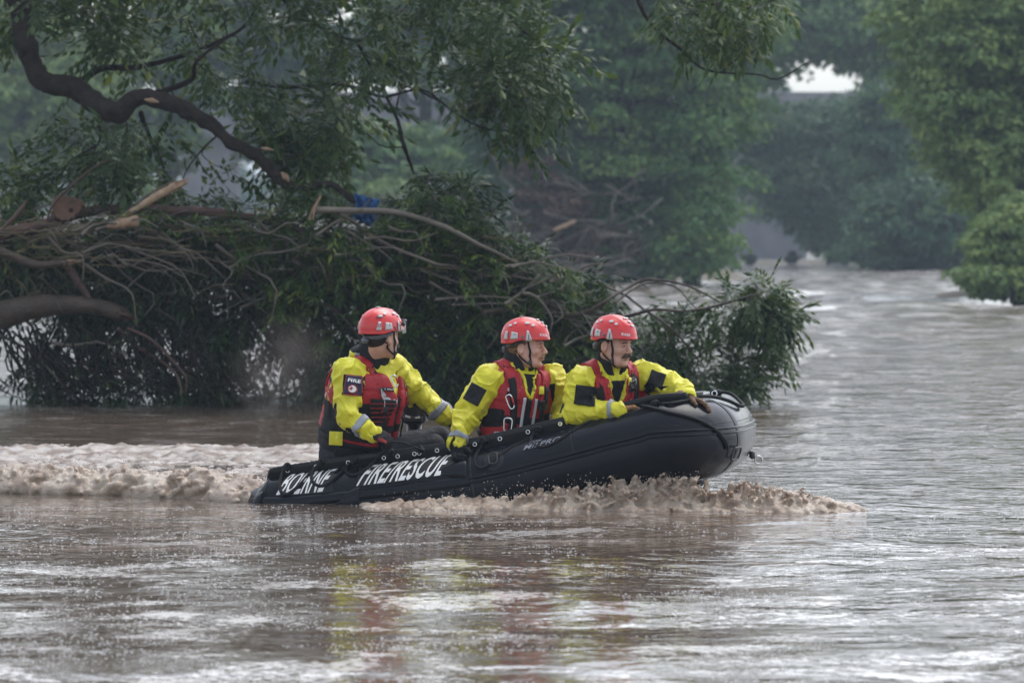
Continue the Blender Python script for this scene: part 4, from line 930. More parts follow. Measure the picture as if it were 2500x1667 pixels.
band('seam_tape', at_px(1420), at_px(1420) + .3, R(5), R(70), .003, M['rubberdull'], 3, 20, prof=[1] * 21)
# cone fairings
def fairing(i0, i1, th0, th1, h, name='fairing', scoop=0, m='rubber'):
    n, k = 16, 12; V = []
    for a_ in range(n + 1):
        u = a_ / n
        for b_ in range(k + 1):
            w = b_ / k * 2 - 1; hw = .25 + .75 * u; th = (th0 + th1) / 2 + (th1 - th0) / 2 * w * hw
            V.append(S(i0 + (i1 - i0) * u, th, h * u ** .8 * max(0, 1 - abs(w) ** 3) * (1 - scoop * max(0, u - .7) * 2) + .001 - (.02 if abs(w) == 1 else 0)))
    for b_ in range(k + 1): w = b_ / k * 2 - 1; V.append(S(i1, (th0 + th1) / 2 + (th1 - th0) / 2 * w, -.02))
    i = np.arange(n + 1)[:, None] * (k + 1); j = np.arange(k)[None]
    return mesh_from(name, np.array(V), np.stack([i + j, i + k + 1 + j, i + k + 2 + j, i + j + 1], -1).reshape(-1, 4), M[m], boat)
fairing(at_px(838), at_px(896), R(58), R(104), .035)
fairing(at_px(1092), at_px(1162), R(34), R(76), .040, scoop=.8)
fairing(at_px(610), at_px(650), R(50), R(105), .028)
fairing(at_px(1090), at_px(1125), R(78), R(112), .03)
# gunwale flap
n = 150; fl = []; ii = np.linspace(at_px(636), at_px(1700), n)
def flap_pt(i, v, off=0.0):
    k = int(i); hgt = float(np.interp(npx[k], [636, 700, 900, 1250, 1500, 1700], [.055, .062, .074, .078, .060, .045]))
    hgt += .004 * math.sin(i * 1.7) ** 2
    b = S(i, R(7), .0); up = TU[k] * .96 + TS[k] * .27; return b + up * hgt * v + TS[k] * off
V = []
for i_ in ii:
    for v in (-.15, 0, .5, 1): V.append(flap_pt(i_, v, .004))
V = np.array(V) + .003 * noise(np.array(V) * 6, 3)[:, None]; i = np.arange(n - 1)[:, None] * 4; j = np.arange(3)[None]
o = mesh_from('gunwale_flap', V, np.stack([i + j, i + 4 + j, i + 5 + j, i + j + 1], -1).reshape(-1, 4), M['rubberdull'], boat)
md = o.modifiers.new('t', 'SOLIDIFY'); md.thickness = .008; md.offset = 0
def ring_pts(c, nrm, r, k=14, ex=1.0, up=(0, 0, 1)):
    nrm = unit(nrm); b = unit(np.asarray(up) - nrm * np.dot(up, nrm)); a = np.cross(b, nrm); t = np.linspace(0, 2 * math.pi, k + 1)
    return np.asarray(c) + r * (np.cos(t)[:, None] * a * ex + np.sin(t)[:, None] * b)
GR = [(705, 0), (784, 0), (866, 0), (953, 0), (987, 0), (1029, 0), (1041, 0), (1084, 0), (1118, 0), (1182, 0), (1248, 0), (1318, 0), (1397, 1), (1487, 0), (1673, 0)]
for px, y in GR:
    i_ = at_px(px); c = flap_pt(i_, .45, .011); nn = TS[int(i_)]
    mb = MB(); mb.tube(ring_pts(c, nn, .0115, 14), .0042, 6, caps=False); g_ = mb.build('grommet', M['metal'], boat)
    mb = MB(); q = ring_pts(c - nn * .001, nn, .0085, 12)[:-1]; mb.add(np.vstack([[c], q]), T=[(0, 1 + (k + 1) % 12, 1 + k) for k in range(12)])
    mb.build('eyelet', M['yellow'] if y else M['strap'], boat)
# lettering on the tube
def tube_text(s, px0, px1, th0, th1, shear, m, bold, off=.006, name='lettering'):
    V, T = text_mesh(s, bold); x = V[:, 0] / V[:, 0].max(); y = V[:, 1]
    W = [S(at_px(px0 + (px1 - px0) * a_ + shear * (b_ - .5)), th1 + (th0 - th1) * b_, off) for a_, b_ in zip(x, y)]
    return mesh_from(name, np.array(W), T, m, boat, smooth=False)
band('letter_panel', at_px(893), at_px(1128), R(14), R(61), .003, M['rubberdull'], 40, 8)
band('letter_panel', at_px(690), at_px(834), R(10), R(64), .003, M['rubberdull'], 40, 8)
o = tube_text('FIRE/RESCUE', 908, 1112, R(15), R(61), 36, M['whitetxt'], .016); o['label'] = 'white slanted FIRE/RESCUE lettering'
o = tube_text('BOERNE', 702, 824, R(11), R(64), 32, M['whitetxt'], .016); o['label'] = 'white slanted BOERNE lettering'
tube_text('MILPRO', 1308, 1396, R(37), R(46), 8, M['silver'], .01); tube_text('ZODIAC', 1320, 1352, R(31), R(35), 4, M['silver'], .01)

def tp(px, py, off):
    """point on the near tube or flap seen at photo pixel (px,py)"""
    i_ = at_px(px); c = TC[int(i_)]; r = TR[int(i_)]; Y = c[1] - .15; th = R(30)
    for _ in range(4):
        z = P(px, py, Y)[2]; cth = (z - c[2]) / (r + off)
        if cth > .985: Y = c[1] - .045 - off; th = None
        else: th = math.acos(max(cth, -.6)); Y = c[1] - math.sin(th) * (r + off)
    if th is None: return P(px, py, Y)
    for _ in range(3):
        q = S(i_, th, off); i_ += (px - (1250 + q[0] / q[1] * F)) / max(1e-3, npx[int(i_) + 1] - npx[int(i_)]); i_ = min(max(i_, 1), nlast + 30)
    q[2] = P(px, py, q[1])[2]; return q
def rope(name, pts, Rr=.0108, parent=boat, raw=False, pitch=.055):
    q = np.array(pts) if raw else np.array([tp(x, y, Rr * 1.1) for x, y in pts])
    L = np.linalg.norm(np.diff(q, axis=0), axis=1).sum(); n = max(12, int(L / pitch * 9)); q = smooth_path(q, n); t, N_, B_ = frames(q)
    ph = np.linspace(0, L / pitch * 2 * math.pi, n); mb = MB()
    for k in range(3):
        an = ph + k * 2 * math.pi / 3; mb.tube(q + Rr * .5 * (np.cos(an)[:, None] * N_ + np.sin(an)[:, None] * B_), Rr * .58, 6)
    return mb.build(name, M['rope'], parent)
def knot(px, py, r=.022, raw=None):
    c = tp(px, py, .02) if raw is None else np.asarray(raw); mb = MB()
    for k in range(3):
        nn = rdir(1)[0] * .6 + np.array((0, -.5, 0)); mb.tube(ring_pts(c + rng.normal(0, .004, 3), nn, r * .75, 12), .0095, 6, caps=False)
    mb.build('rope_knot', M['rope'], boat)
rope('grab_rope', [(703, 1140), (692, 1148), (683, 1180), (687, 1202), (702, 1205), (728, 1186), (757, 1155), (777, 1136), (784, 1130)])
rope('grab_rope', [(784, 1130), (768, 1144), (760, 1162), (765, 1178), (782, 1186), (802, 1179), (830, 1156), (845, 1140), (862, 1126)])
rope('grab_rope', [(866, 1124), (850, 1136), (845, 1148), (852, 1157), (868, 1158), (893, 1146), (918, 1122), (935, 1106), (950, 1096), (955, 1108)])
rope('grab_rope', [(1182, 1078), (1175, 1092), (1162, 1112), (1160, 1130), (1172, 1142), (1192, 1136), (1215, 1116), (1240, 1097), (1290, 1071), (1315, 1053)])
rope('grab_rope', [(1318, 1048), (1302, 1060), (1297, 1074), (1306, 1087), (1330, 1090), (1360, 1077), (1395, 1054), (1440, 1030), (1478, 1018), (1490, 1010)])
rope('grab_rope', [(1488, 1010), (1520, 1014), (1560, 1002), (1598, 987), (1640, 984), (1670, 976)])
rope('grab_rope', [S(at_px(1594) + (at_px(1690) - at_px(1594)) * w, R(12 + 90 * w), .012) for w in np.linspace(0, 1, 7)], .010, raw=True)
for k in ((703, 1139), (784, 1130), (866, 1125), (953, 1104), (1029, 1097), (1182, 1078), (1318, 1049), (1488, 1006), (1600, 985), (1672, 968)): knot(*k)
# bow rope loop and fittings
def bp_(i_, th, off): return S(i_, th, off)
ib = nlast
rope('bow_rope', [tp(1674, 968, .015), S(at_px(1690) + 6, R(14), .02), S(at_px(1690) + 14, R(30), .02), S(at_px(1690) + 22, R(44), .02), S(at_px(1690) + 30, R(44), .022), S(at_px(1690) + 36, R(20), .025), S(at_px(1690) + 33, R(-4), .022)], .0112, raw=True)
knot(0, 0, .02, raw=S(at_px(1690) + 32, R(0), .02)); knot(0, 0, .018, raw=S(at_px(1690) + 35, R(6), .02))
mb = MB(); mb.tube(ring_pts(S(at_px(1690) + 29, R(2), .014), (0, -1, .2), .016), .004, 6, caps=False); mb.build('d_ring', M['metal'], boat)
def dring(i_, th, w, h, m, name='d_ring', pr=.05, plate=True, rad=.006):
    c = S(i_, th, .012); t = TT[int(i_)]; n_ = unit(S(i_, th, .1) - S(i_, th, 0)); u = np.cross(t, n_); u = u if u[2] > 0 else -u
    if plate:
        mb = MB(); V = [S(i_, th, .008)]; k = 24
        for q in range(k): a_ = q * 2 * math.pi / k; V.append(S(i_ + math.cos(a_) * pr / np.linalg.norm(TC[int(i_) + 1] - TC[int(i_)]), th + math.sin(a_) * pr * 1.1 / TR[int(i_)], .004))
        mb.add(np.array(V), T=[(0, 1 + q, 1 + (q + 1) % k) for q in range(k)]); o = mb.build('ring_patch', M['rubberdull'], boat)
    pts = [c + t * x * w + u * y * h + n_ * .006 for x, y in ((-.36, .5), (.36, .5), (.5, .2), (.44, -.35), (.3, -.5), (-.3, -.5), (-.44, -.35), (-.5, .2), (-.36, .5))]
    mb = MB(); mb.tube(smooth_path(pts, 30), rad, 7, caps=False); mb.build(name, m, boat)
dring(at_px(1230), R(50), .055, .075, M['plastic'], pr=.065)
dring(at_px(1700) + 1, R(108), .12, .075, M['plastic'], 'carry_handle', plate=False, rad=.0065)
# towing eye at the bow
ibc = np.argmax(TC[:, 0]); c = S(ibc - 6, R(122), .0)
mb = MB(); mb.box(c + (.015, -.02, -.01), (.035, .04, .05)); o = mb.build('bow_eye_patch', M['plastic'], boat, smooth=False); o.modifiers.new('b', 'BEVEL').width = .012
mb = MB(); mb.tube(ring_pts(c + (.055, -.04, -.04), (.3, -1, 0), .026, 18), .0045, 7, caps=False); mb.build('d_ring', M['metal'], boat)
# bottom of the hull between the tubes
V = []; kk = list(range(int(at_px(760)), int(ibc) - 10, 5))
for k in kk:
    c = TC[k]; mc = np.array(mirror((*c, 1))[:3]); zk = c[2] - TR[k] * .75
    for w in np.linspace(0, 1, 9): q = c * (1 - w) + mc * w; V.append((q[0] + .0, q[1], zk - .16 * min(1, (ibc - 10 - k) / 45) * (1 - abs(2 * w - 1)) ** .7 + .08 * max(0, 1 - (ibc - 10 - k) / 45)))
i = np.arange(len(kk) - 1)[:, None] * 9; j = np.arange(8)[None]
mesh_from('hull_bottom', np.array(V), np.stack([i + j, i + j + 1, i + 10 + j, i + 9 + j], -1).reshape(-1, 4), M['rubberdull'], boat)
# floor and transom
mb = MB(); k0, k1 = int(at_px(760)), int(at_px(1690)); V = []
for k in range(k0, k1, 6): z = max(TC[k][2] - .02, .07); V += [TC[k] * (1, 1, 0) + la * .12 + (0, 0, z), TC[k] * (1, 1, 0) + la * 1.32 + (0, 0, z)]
mb.add(np.array(V), Q=[(2 * k, 2 * k + 2, 2 * k + 3, 2 * k + 1) for k in range(len(V) // 2 - 1)]); o = mb.build('floor', M['rubberdull'], boat, smooth=False); o.modifiers.new('t', 'SOLIDIFY').thickness = .04
k = int(at_px(880)); c = TC[k] + la * .72; mb = MB(); mb.box(c + (0, 0, .05), (.05, 1.2, .30), np.stack([fw, la, (0, 0, 1)], 1)); mb.build('transom', M['plastic'], boat, smooth=False)

# outboard motor seen between two of the crew
om = empty('outboard_motor', P(1012, 1100, 25.95), 'dark outboard motor cowl with white marks behind the man at the stern', 'motor')
Mh = np.stack([fw, la, (0, 0, 1)]); c0 = P(1012, 985, 25.95)
V, Q = sculpt(lambda p: smax(rbox(p, c0, (.085, .09, .13), .05, Mh), -(ell(p, c0 + fw * -.16 + (0, 0, .16), (.14, .2, .12))), .03), c0 - .2, c0 + .2, .01, 1)
mesh_from('cowl', V, Q, M['plastic'], om); cb = bvh_of(V, Q)
decal('cowl_band', cb, P(1008, 1022, 25.9), (0, -1, 0), (0, 0, 1), .13, .03, M['greyplastic'], om)
decal('white_mark', cb, P(996, 1016, 25.9), (0, -1, 0), (.3, 0, 1), .035, .014, M['whitetxt'], om, off=.009)
decal('white_mark', cb, P(1020, 1018, 25.9), (0, -1, 0), (-.2, 0, 1), .03, .012, M['whitetxt'], om, off=.009)
mb = MB(); mb.tube([c0 + (0, 0, -.1), c0 + (-.02, 0, -.55)], [.05, .035], 10); mb.build('leg', M['plastic'], om)
mb = MB(); mb.tube(smooth_path([c0 + fw * .07 + (0, 0, -.04), c0 + fw * .2 + (0, -.02, 0), P(1108, 1020, 25.75)], 10), [.018] * 10, 8); mb.build('tiller', M['plastic'], om)

# ------------------------------------------------------------------ the crew
vis = bpy.data.materials.new('clear_visor'); vis.use_nodes = True; nt = vis.node_tree; b_ = nt.nodes['Principled BSDF']; b_.inputs['Base Color'].default_value = (.8, .8, .75, 1); b_.inputs['Roughness'].default_value = .08
tr_ = nt.nodes.new('ShaderNodeBsdfTransparent'); mx_ = nt.nodes.new('ShaderNodeMixShader'); mx_.inputs[0].default_value = .30
nt.links.new(tr_.outputs[0], mx_.inputs[1]); nt.links.new(b_.outputs[0], mx_.inputs[2]); nt.links.new(mx_.outputs[0], nt.nodes['Material Output'].inputs[0]); M['visor'] = vis

def hand(w, d, n, s, curl, rad=.0115):
    """sdf of a hand: wrist w, direction d, palm side n, thumb side s, curl angle per joint"""
    d = unit(d); n = unit(n - d * np.dot(n, d)); s = unit(np.cross(d, n)) * s; prims = []
    Mx = np.stack([s, d, n])
    def f(p):
        D = rbox(p, w + d * .052, (.040, .048, .017), .014, Mx); D = smin(D, cone(p, w - d * .05, w + d * .01, .034, .033), .03)
        for i, (o, L) in enumerate(((.029, .078), (.010, .086), (-.010, .080), (-.029, .064))):
            a = w + d * (.094 - abs(o) * .15) + s * o; an = 0
            for k, fr in enumerate((.45, .30, .25)):
                an += curl * (1 + .12 * i); b = a + (d * math.cos(an) + n * math.sin(an) + s * o * .8) * L * fr; D = smin(D, cone(p, a, b, rad - .0008 * k, rad - .0008 * (k + 1)), .006); a = b
        a = w + d * .025 + s * .032 + n * .004; b = a + (s * .72 + d * .6 + n * .35) * .042; D = smin(D, cone(p, a, b, .015, .0125), .012)
        c = b + (s * .25 + d * .8 + n * .5) * .034; return smin(D, cone(p, b, c, .0125, .0105), .006)
    return f

def person(sp):
    T0 = sp['pelvis']; NK = sp['neck']; u = unit(NK - T0); f0 = unit(np.array(sp['face'], float)); r_ = unit(np.cross(f0, u)); fr = np.cross(u, r_); MT = np.stack([r_, fr, u]).astype(np.float32)
    Ls = np.linalg.norm(NK - T0) / .50; G = lambda x, y, z: T0 + (r_ * x + fr * y + u * z) * Ls     # torso-local point
    root = empty('person', (T0[0], T0[1], .05), sp['label'], 'person', None); sd = sp['seed']
    shR, elR, wrR, shL, elL, wrL = [sp[k] for k in ('shR', 'elR', 'wrR', 'shL', 'elL', 'wrL')]
    # head frame
    H = sp['head']; hf = unit(np.array(sp['hface'], float)); hr = unit(np.cross(hf, sp.get('hup', (0, 0, 1)))); hu = np.cross(hr, hf); MH = np.stack([hr, hf, hu]).astype(np.float32); k_ = 1.1
    HG = lambda x, y, z: H + (hr * x + hf * y + hu * z) * k_
    def loc(p): return (p - H.astype(np.float32)) @ MH.T / k_
    def torso(p):
        q = ((p - T0.astype(np.float32)) @ MT.T) / Ls; q = q * np.array((1, 1 / sp.get('deep', .80), 1), np.float32)
        d = cone(q, (0, 0, -.02), (0, 0, .12), .175, .17); d = smin(d, cone(q, (0, 0, .12), (0, 0, .30), .17, .192), .06)
        d = smin(d, cone(q, (-.135, -.01, .385), (.135, -.01, .385), .095, .095), .09); d = smin(d, cone(q, (0, -.01, .40), (0, 0, .50), .10, .07), .06)
        return d * .85 * Ls
    def arms(p, g=0.0):
        d = cone(p, shR, elR, .088 + g, .070 + g); d = smin(d, cone(p, elR, wrR, .070 + g, .050 + g), .03)
        e = cone(p, shL, elL, .088 + g, .070 + g); e = smin(e, cone(p, elL, wrL, .070 + g, .050 + g), .03); return np.minimum(d, e)
    # --- one continuous body: head, neck, trunk, arms, legs
    def headsdf(q):
        d = ell(q, (0, -.012, .035), (.076, .097, .088)); d = smin(d, ell(q, (0, .030, -.035), (.060, .064, .078)), .03)
        d = smin(d, cone(q, (-.03, .055, -.092), (.03, .055, -.092), .024, .024), .03); d = smin(d, ell(q, (0, .078, -.104), (.020, .020, .015)), .015)
        for s in (-1, 1): d = smin(d, cone(q, (s * .058, -.01, -.032), (s * .035, .05, -.095), .018, .016), .025)
        d = smin(d, ell(q, (0, .080, .022), (.050, .018, .012)), .012)
        for s in (-1, 1):
            d = smin(d, ell(q, (s * .042, .060, -.028), (.022, .024, .02)), .02)
            d = smax(d, -ell(q, (s * .032, .104, .002), (.017, .014, .011)), .012)
            d = smin(d, ell(q, (s * .031, .080, .001), (.014, .0125, .0115)), .003)
            d = smin(d, cone(q, (s * .018, .0955, .0135), (s * .044, .082, .013), .0045, .003), .006)
        d = smin(d, cone(q, (0, .092, .010), (0, .112, -.026), .0085, .0125), .010); d = smin(d, ell(q, (0, .115, -.032), (.012, .011, .0095)), .006)
        for s in (-1, 1): d = smin(d, ell(q, (s * .013, .104, -.036), (.008, .010, .007)), .005)
        d = smin(d, ell(q, (0, .090, -.058), (.026, .013, .016)), .012); d = smin(d, ell(q, (0, .0995, -.0615), (.021, .007, .0045)), .004); d = smin(d, ell(q, (0, .098, -.072), (.018, .007, .0055)), .004)
        d = smax(d, -ell(q, (0, .106, -.0665), (.023, .006, .0016)), .003)
        for s in (-1, 1):
            e = ell(q, (s * .082, -.008, -.012), (.009, .021, .034)); e = smax(e, -ell(q, (s * .092, -.004, -.008), (.010, .012, .020)), .006); d = smin(d, e, .008)
        return d
    def body(p):
        q = loc(p); d = np.full(len(p), 9., np.float32); nb = np.abs(q).max(1) < .3; d[nb] = headsdf(q[nb]) * k_
        d = smin(d, cone(p, HG(0, -.02, -.05), NK - u * .03, .060, .066), .03)
        d = smin(d, torso(p) + .028, .03); d = np.minimum(d, arms(p, -.030))
        for a, b, c in sp['legs']: d = np.minimum(d, smin(cone(p, a, b, .072, .055), cone(p, b, c, .055, .04), .03))
        return d
    allp = np.array([shR, elR, wrR, shL, elL, wrL, T0, *[x for l in sp['legs'] for x in l]]); lo, hi = allp.min(0) - .2, allp.max(0) + .2; hi[2] = H[2] + .2; lo = np.minimum(lo, H - .2); hi = np.maximum(hi, H + .2)
    ax = []
    for c in range(3):
        a0, b0 = H[c] - .135 - (.03 if c == 2 else 0), H[c] + .15
        ax.append(np.concatenate([np.arange(lo[c], a0, .016), np.arange(a0, b0, .0036), np.arange(b0 + .01, hi[c], .016)]).astype(np.float32))
    V, Q = sculpt(body, None, None, 0, 1, ax); mesh_from('body', V, Q, M[sp['skin']], root); BB = bvh_of(V, Q)
    # lips, eyes, brows
    for s in (-1, 1):
        V, Q = sculpt(lambda p: ell(loc(p), (s * .031, .0845, .0005), (.0115, .0100, .0036)), HG(s * .031, .084, 0) - .02, HG(s * .031, .084, 0) + .02, .0018); e = mesh_from('eye', V, Q, M['eyewhite'], root)
        V, Q = sculpt(lambda p: ell(loc(p), (s * .029 + .0035 * sp.get('look', 1), .0925, .0005), (.0052, .0035, .0052)), HG(s * .031, .092, 0) - .014, HG(s * .031, .092, 0) + .014, .0012); mesh_from('iris', V, Q, M['iris'], e)
        ribbon('eyebrow', BB, [HG(s * .014, .105, .017), HG(s * .030, .10, .0215), HG(s * .048, .088, .016)], .008, M[sp['hair']], root, off=.003, n=8, thick=.004)
    decal('lips', BB, HG(0, .13, -.067), hf, hu, .042, .016, M['lip'], root, off=.001, thick=.002, shape=lambda a, b: (a, b * (1 - abs(a) ** 2 * .85)))
    # hair, moustache
    def hair(p):
        q = loc(p); d = ell(q, (0, -.014, .033), (.080, .101, .092)); d = smin(d, ell(q, (0, -.032, -.015), (.066, .074, .055)), .02)
        cut = np.maximum(q[:, 1] - (.012 + .5 * np.clip(q[:, 2], -.02, .1)), -.085 - q[:, 2] - .2 * np.clip(-.03 - q[:, 1], -.1, .2)); d = smax(d, cut, .008)
        for s in (-1, 1): d = smax(d, -ell(q, (s * .085, -.004, -.020), (.03, .024, .036)), .006)
        return d * k_ - .0012 * noise(p * 150, 5)
    V, Q = sculpt(hair, H - .16, H + .16, .004, 0); mesh_from('hair', V, Q, M[sp['hair']], root)
    if sp.get('mous'):
        t_ = sp['mous_t']
        def mo(p):
            q = loc(p); d = 9.
            for s in (-1, 1): e = smin(cone(q, (0, .106, -.0475), (s * .022, .099, -.054), t_, t_ * .85), cone(q, (s * .022, .099, -.054), (s * .036, .086, -.068), t_ * .85, .004), .006); d = np.minimum(d, e)
            return d * k_ - .0016 * noise(q * np.array((260, 120, 60), np.float32), 3)
        V, Q = sculpt(mo, HG(0, .1, -.055) - .06, HG(0, .1, -.055) + .06, .0022, 0); mesh_from('moustache', V, Q, M[sp['mous']], root)
    # --- helmet
    def zb(y): return .026 + .014 * np.tanh(y / .05) + .010 * np.exp(-((y + .015) / .035) ** 2)
    def helm(p):
        q = loc(p); e0 = zb(q[:, 1]); d = ell(q, (0, -.006, .050), (.108, .139, .112))
        d -= .006 * np.exp(-((q[:, 2] - e0) / .012) ** 2)
        rid = np.exp(-((np.abs(q[:, 0]) - .036) / .009) ** 2) * np.clip((q[:, 2] - .09) / .03, 0, 1); d -= .0035 * rid + .003 * (np.abs(q[:, 0]) < .03) * np.clip((q[:, 2] - .09) / .02, 0, 1)
        d = smax(d, -ell(q, (0, -.006, .046), (.100, .131, .104)), .004); return smax(d, e0 - q[:, 2], .005) * k_
    V, Q = sculpt(helm, HG(0, 0, .06) - .185, HG(0, 0, .06) + .185, .0042, 2); hel = mesh_from('helmet', V, Q, M['helmet'], root); HB = bvh_of(V, Q)
    def hd(x, y, z, w, h, m='sticker', shape=None, name='helmet_sticker', roll=0.0, off=.004, th=.003):
        c = HG(x, y, z); nn = hr * x / .108 ** 2 + hf * (y + .006) / .139 ** 2 + hu * (z - .05) / .112 ** 2
        return decal(name, HB, c, nn, hu + hf * roll, w, h, M[m], hel, off=off, shape=shape, thick=th, res=6), nn
    fin = lambda a, b: (a * (1 - .75 * (b + 1) / 2) + .5 * (b + 1) / 2 * -1, b); trap = lambda a, b: (a * (1 - .2 * (b + 1) / 2), b * (1 - .15 * a)); eye_ = lambda a, b: (a, b * (1 - a * a) ** .7)
    for s in (-1, 1):
        fs = (lambda a, b, s=s: ((a * (1 - .75 * (b + 1) / 2)) - s * -.45 * (b + 1) / 2 * -1, b))
        hd(s * .10, .042, .063, .042, .062, shape=fs, name='helmet_sticker'); hd(s * .10, -.040, .060, .052, .042, shape=trap)
        hd(s * .078, -.092, .060, .034, .052, shape=(lambda a, b, s=s: (a * (1 - .5 * (b + 1) / 2) + s * .3 * (b + 1) / 2, b)))
        hd(s * .107, .006, .050, .020, .024, 'greyplastic', shape=lambda a, b: (a * (1 + b) / 2, b), name='visor_clip')
        hd(s * .10, -.036, .066, .006, .006, 'darkprint', name='vent', off=.007)
        for y, z, w in ((-.075, .115, .032), (-.045, .125, .022), (.022, .128, .034), (.055, .118, .024)): hd(s * .072, y, z, w, .017, shape=eye_, name='vent')
        hd(s * .101, .040, .056, .004, .03, 'darkprint', name='vent', off=.007)
    for y, z, w in ((.06, .148, .05), (.085, .132, .032), (.105, .112, .032), (-.03, .163, .04)): hd(0, y, z, w, .012, shape=lambda a, b: (a, b - .9 * (1 - a * a)), name='vent')
    c, nn = HG(.052, .118, .060), hr * .45 + hf * .9
    if sp['mark'] == 'kask':
        for s, q in ((1, .55), (-1, .55)): pass
        nn = unit(hr * .42 + hf * .9); text_decal('helmet_lettering', 'KASK', HB, H + (nn * .13 + hu * .068) * k_, nn, hu - hr * .1, .058, .016, M['whitetxt'], hel, off=.006, bold=.03)
        text_decal('helmet_lettering', 'HPX', HB, H + (unit(hr * .30 + hf * .95) * .13 + hu * .052) * k_, unit(hr * .3 + hf * .95), hu, .026, .009, M['darkprint'], hel, off=.006) if sp['seed'] == 2 else None
    else:
        nn = unit(hr * .75 - hf * .65); text_decal('helmet_lettering', '25', HB, HG(.080, -.090, .064), nn, hu, .026, .020, M['redthread'], hel, off=.009, bold=.02)
        nn = unit(hr * .6 - hf * .55 + hu * .45); text_decal('helmet_lettering', 'GW', HB, HG(.068, -.08, .106), nn, hu, .042, .026, M['darkprint'], hel, off=.006, bold=.03, shear=.4)
    # straps and cradle
    for s in (-1, 1):
        ribbon('chin_strap', BB, [HG(s * .085, .034, .032), HG(s * .084, .040, -.01), HG(s * .075, .044, -.055), HG(s * .060, .050, -.098)], .013, M['strap'], hel, off=.005)
        ribbon('chin_strap', BB, [HG(s * .085, -.07, -.02), HG(s * .088, -.035, -.055), HG(s * .078, .0, -.085), HG(s * .060, .048, -.100)], .012, M['strap'], hel, off=.005)
        ribbon('chin_strap', BB, [HG(s * .062, .047, -.100), HG(s * .04, .06, -.135), HG(0, .068, -.145)], .014, M['strap'], hel, off=.006)
        mb = MB(); mb.box(HG(s * .071, .045, -.088), (.016, .02, .028), MH.T); o = mb.build('buckle', M['plastic'], hel, smooth=False); o.modifiers.new('b', 'BEVEL').width = .004
        ribbon('head_band', BB, [HG(s * .095, .0, .022), HG(s * .085, -.06, .0), HG(s * .05, -.115, -.018), HG(0, -.13, -.022)], .030 if sp['seed'] == 1 else .022, M['greyplastic'] if sp['seed'] == 1 else M['plastic'], hel, off=.012, thick=.006)
    mb = MB(); mb.tube([HG(0, -.112, -.022), HG(0, -.135, -.024)], [.021, .018], 14); mb.build('ratchet', M['greyplastic'], hel)
    if sp.get('visor'):
        V = []; na, nb_ = 22, 8
        for a_ in np.linspace(-1.15, 1.15, na):
            for b in np.linspace(0, 1, nb_): V.append(HG(.121 * math.sin(a_), -.006 + .158 * math.cos(a_) , .098 - .070 * b - .012 * (1 - math.cos(a_)) ))
        i = np.arange(na - 1)[:, None] * nb_; j = np.arange(nb_ - 1)[None]; o = mesh_from('visor', np.array(V), np.stack([i + j, i + nb_ + j, i + nb_ + j + 1, i + j + 1], -1).reshape(-1, 4), M['visor'], hel)
        mb = MB(); mb.tube(np.array([HG(.122 * math.sin(a_), -.006 + .159 * math.cos(a_), .099 - .012 * (1 - math.cos(a_))) for a_ in np.linspace(-1.2, 1.2, 24)]), .004, 6); mb.build('visor_rim', M['plastic'], hel)
        for s in (-1, 1):
            mb = MB(); mb.tube([HG(s * .108, .058, .075), HG(s * .122, .062, .075)], .014, 10); mb.build('visor_hinge', M['plastic'], hel)
    # --- jacket
    def folds(p, d):
        nb = np.abs(d) < .03; q = p[nb]; w = np.zeros(len(q), np.float32)
        for a, b, c in ((shR, elR, wrR), (shL, elL, wrL)):
            for s0, s1, am in ((a, b, .009), (b, c, .011)):
                ba = s1 - s0; L = np.linalg.norm(ba); t = ((q - s0.astype(np.float32)) @ (ba / L).astype(np.float32)); dist = np.linalg.norm(q - s0 - np.clip(t, 0, L)[:, None] * (ba / L), axis=1)
                m = (dist < .11) & (t > -.02) & (t < L + .02); nz_ = noise(q * 9, sd); 
                w += m * am * np.sin(t / .021 + 7 * nz_ + 2.5 * noise(q * 4, sd + 5)) * np.clip(.45 + 1.6 * noise(q * 7, sd + 9), 0, 1)
        wq = q + .03 * np.stack([noise(q * 8, sd + 21), noise(q * 8, sd + 22), noise(q * 8, sd + 23)], 1)
        w += .013 * (1 - np.abs(noise(wq * np.array((9, 9, 5), np.float32), sd + 2)) * 5).clip(-1, 1) + .010 * np.exp(-(noise(wq * np.array((7, 7, 7), np.float32) + 30, sd + 31) / .032) ** 2) + .005 * np.exp(-(noise(wq * 15, sd + 33) / .06) ** 2)
        d[nb] = d[nb] - w; return d
    def jacket(p):
        d = torso(p) - .004; d = smin(d, arms(p), .032)
        d = smax(d, -cone(p, wrR + (wrR - elR) * .01, wrR + (wrR - elR) * 2, .036, .06), .006); d = smax(d, -cone(p, wrL + (wrL - elL) * .01, wrL + (wrL - elL) * 2, .036, .06), .006)
        d = smax(d, -cone(p, NK + u * .0, NK + u * .2, .062, .07), .01); d = smax(d, (G(0, 0, -.03) - p) @ u.astype(np.float32), .03)
        return folds(p, d)
    P_ = np.array([shR, elR, wrR, shL, elL, wrL, G(0, 0, -.1), NK]); V, Q = sculpt(jacket, P_.min(0) - .13, P_.max(0) + .13, .0064, 1)
    Fc = V[Q].mean(1); e1 = V[Q[:, 2]] - V[Q[:, 0]]; e2 = V[Q[:, 3]] - V[Q[:, 1]]; Nf = units(np.cross(e1, e2)); q = (Fc - T0) @ MT.T / Ls
    def seg(a, b): ba = b - a; t = np.clip((Fc - a) @ ba / (ba @ ba), 0, 1); return np.linalg.norm(Fc - a - t[:, None] * ba, axis=1), t
    dR, tR = seg(elR, wrR); dL, tL = seg(elL, wrL); dU, tU = seg(shR, elR); dV, tV = seg(shL, elL)
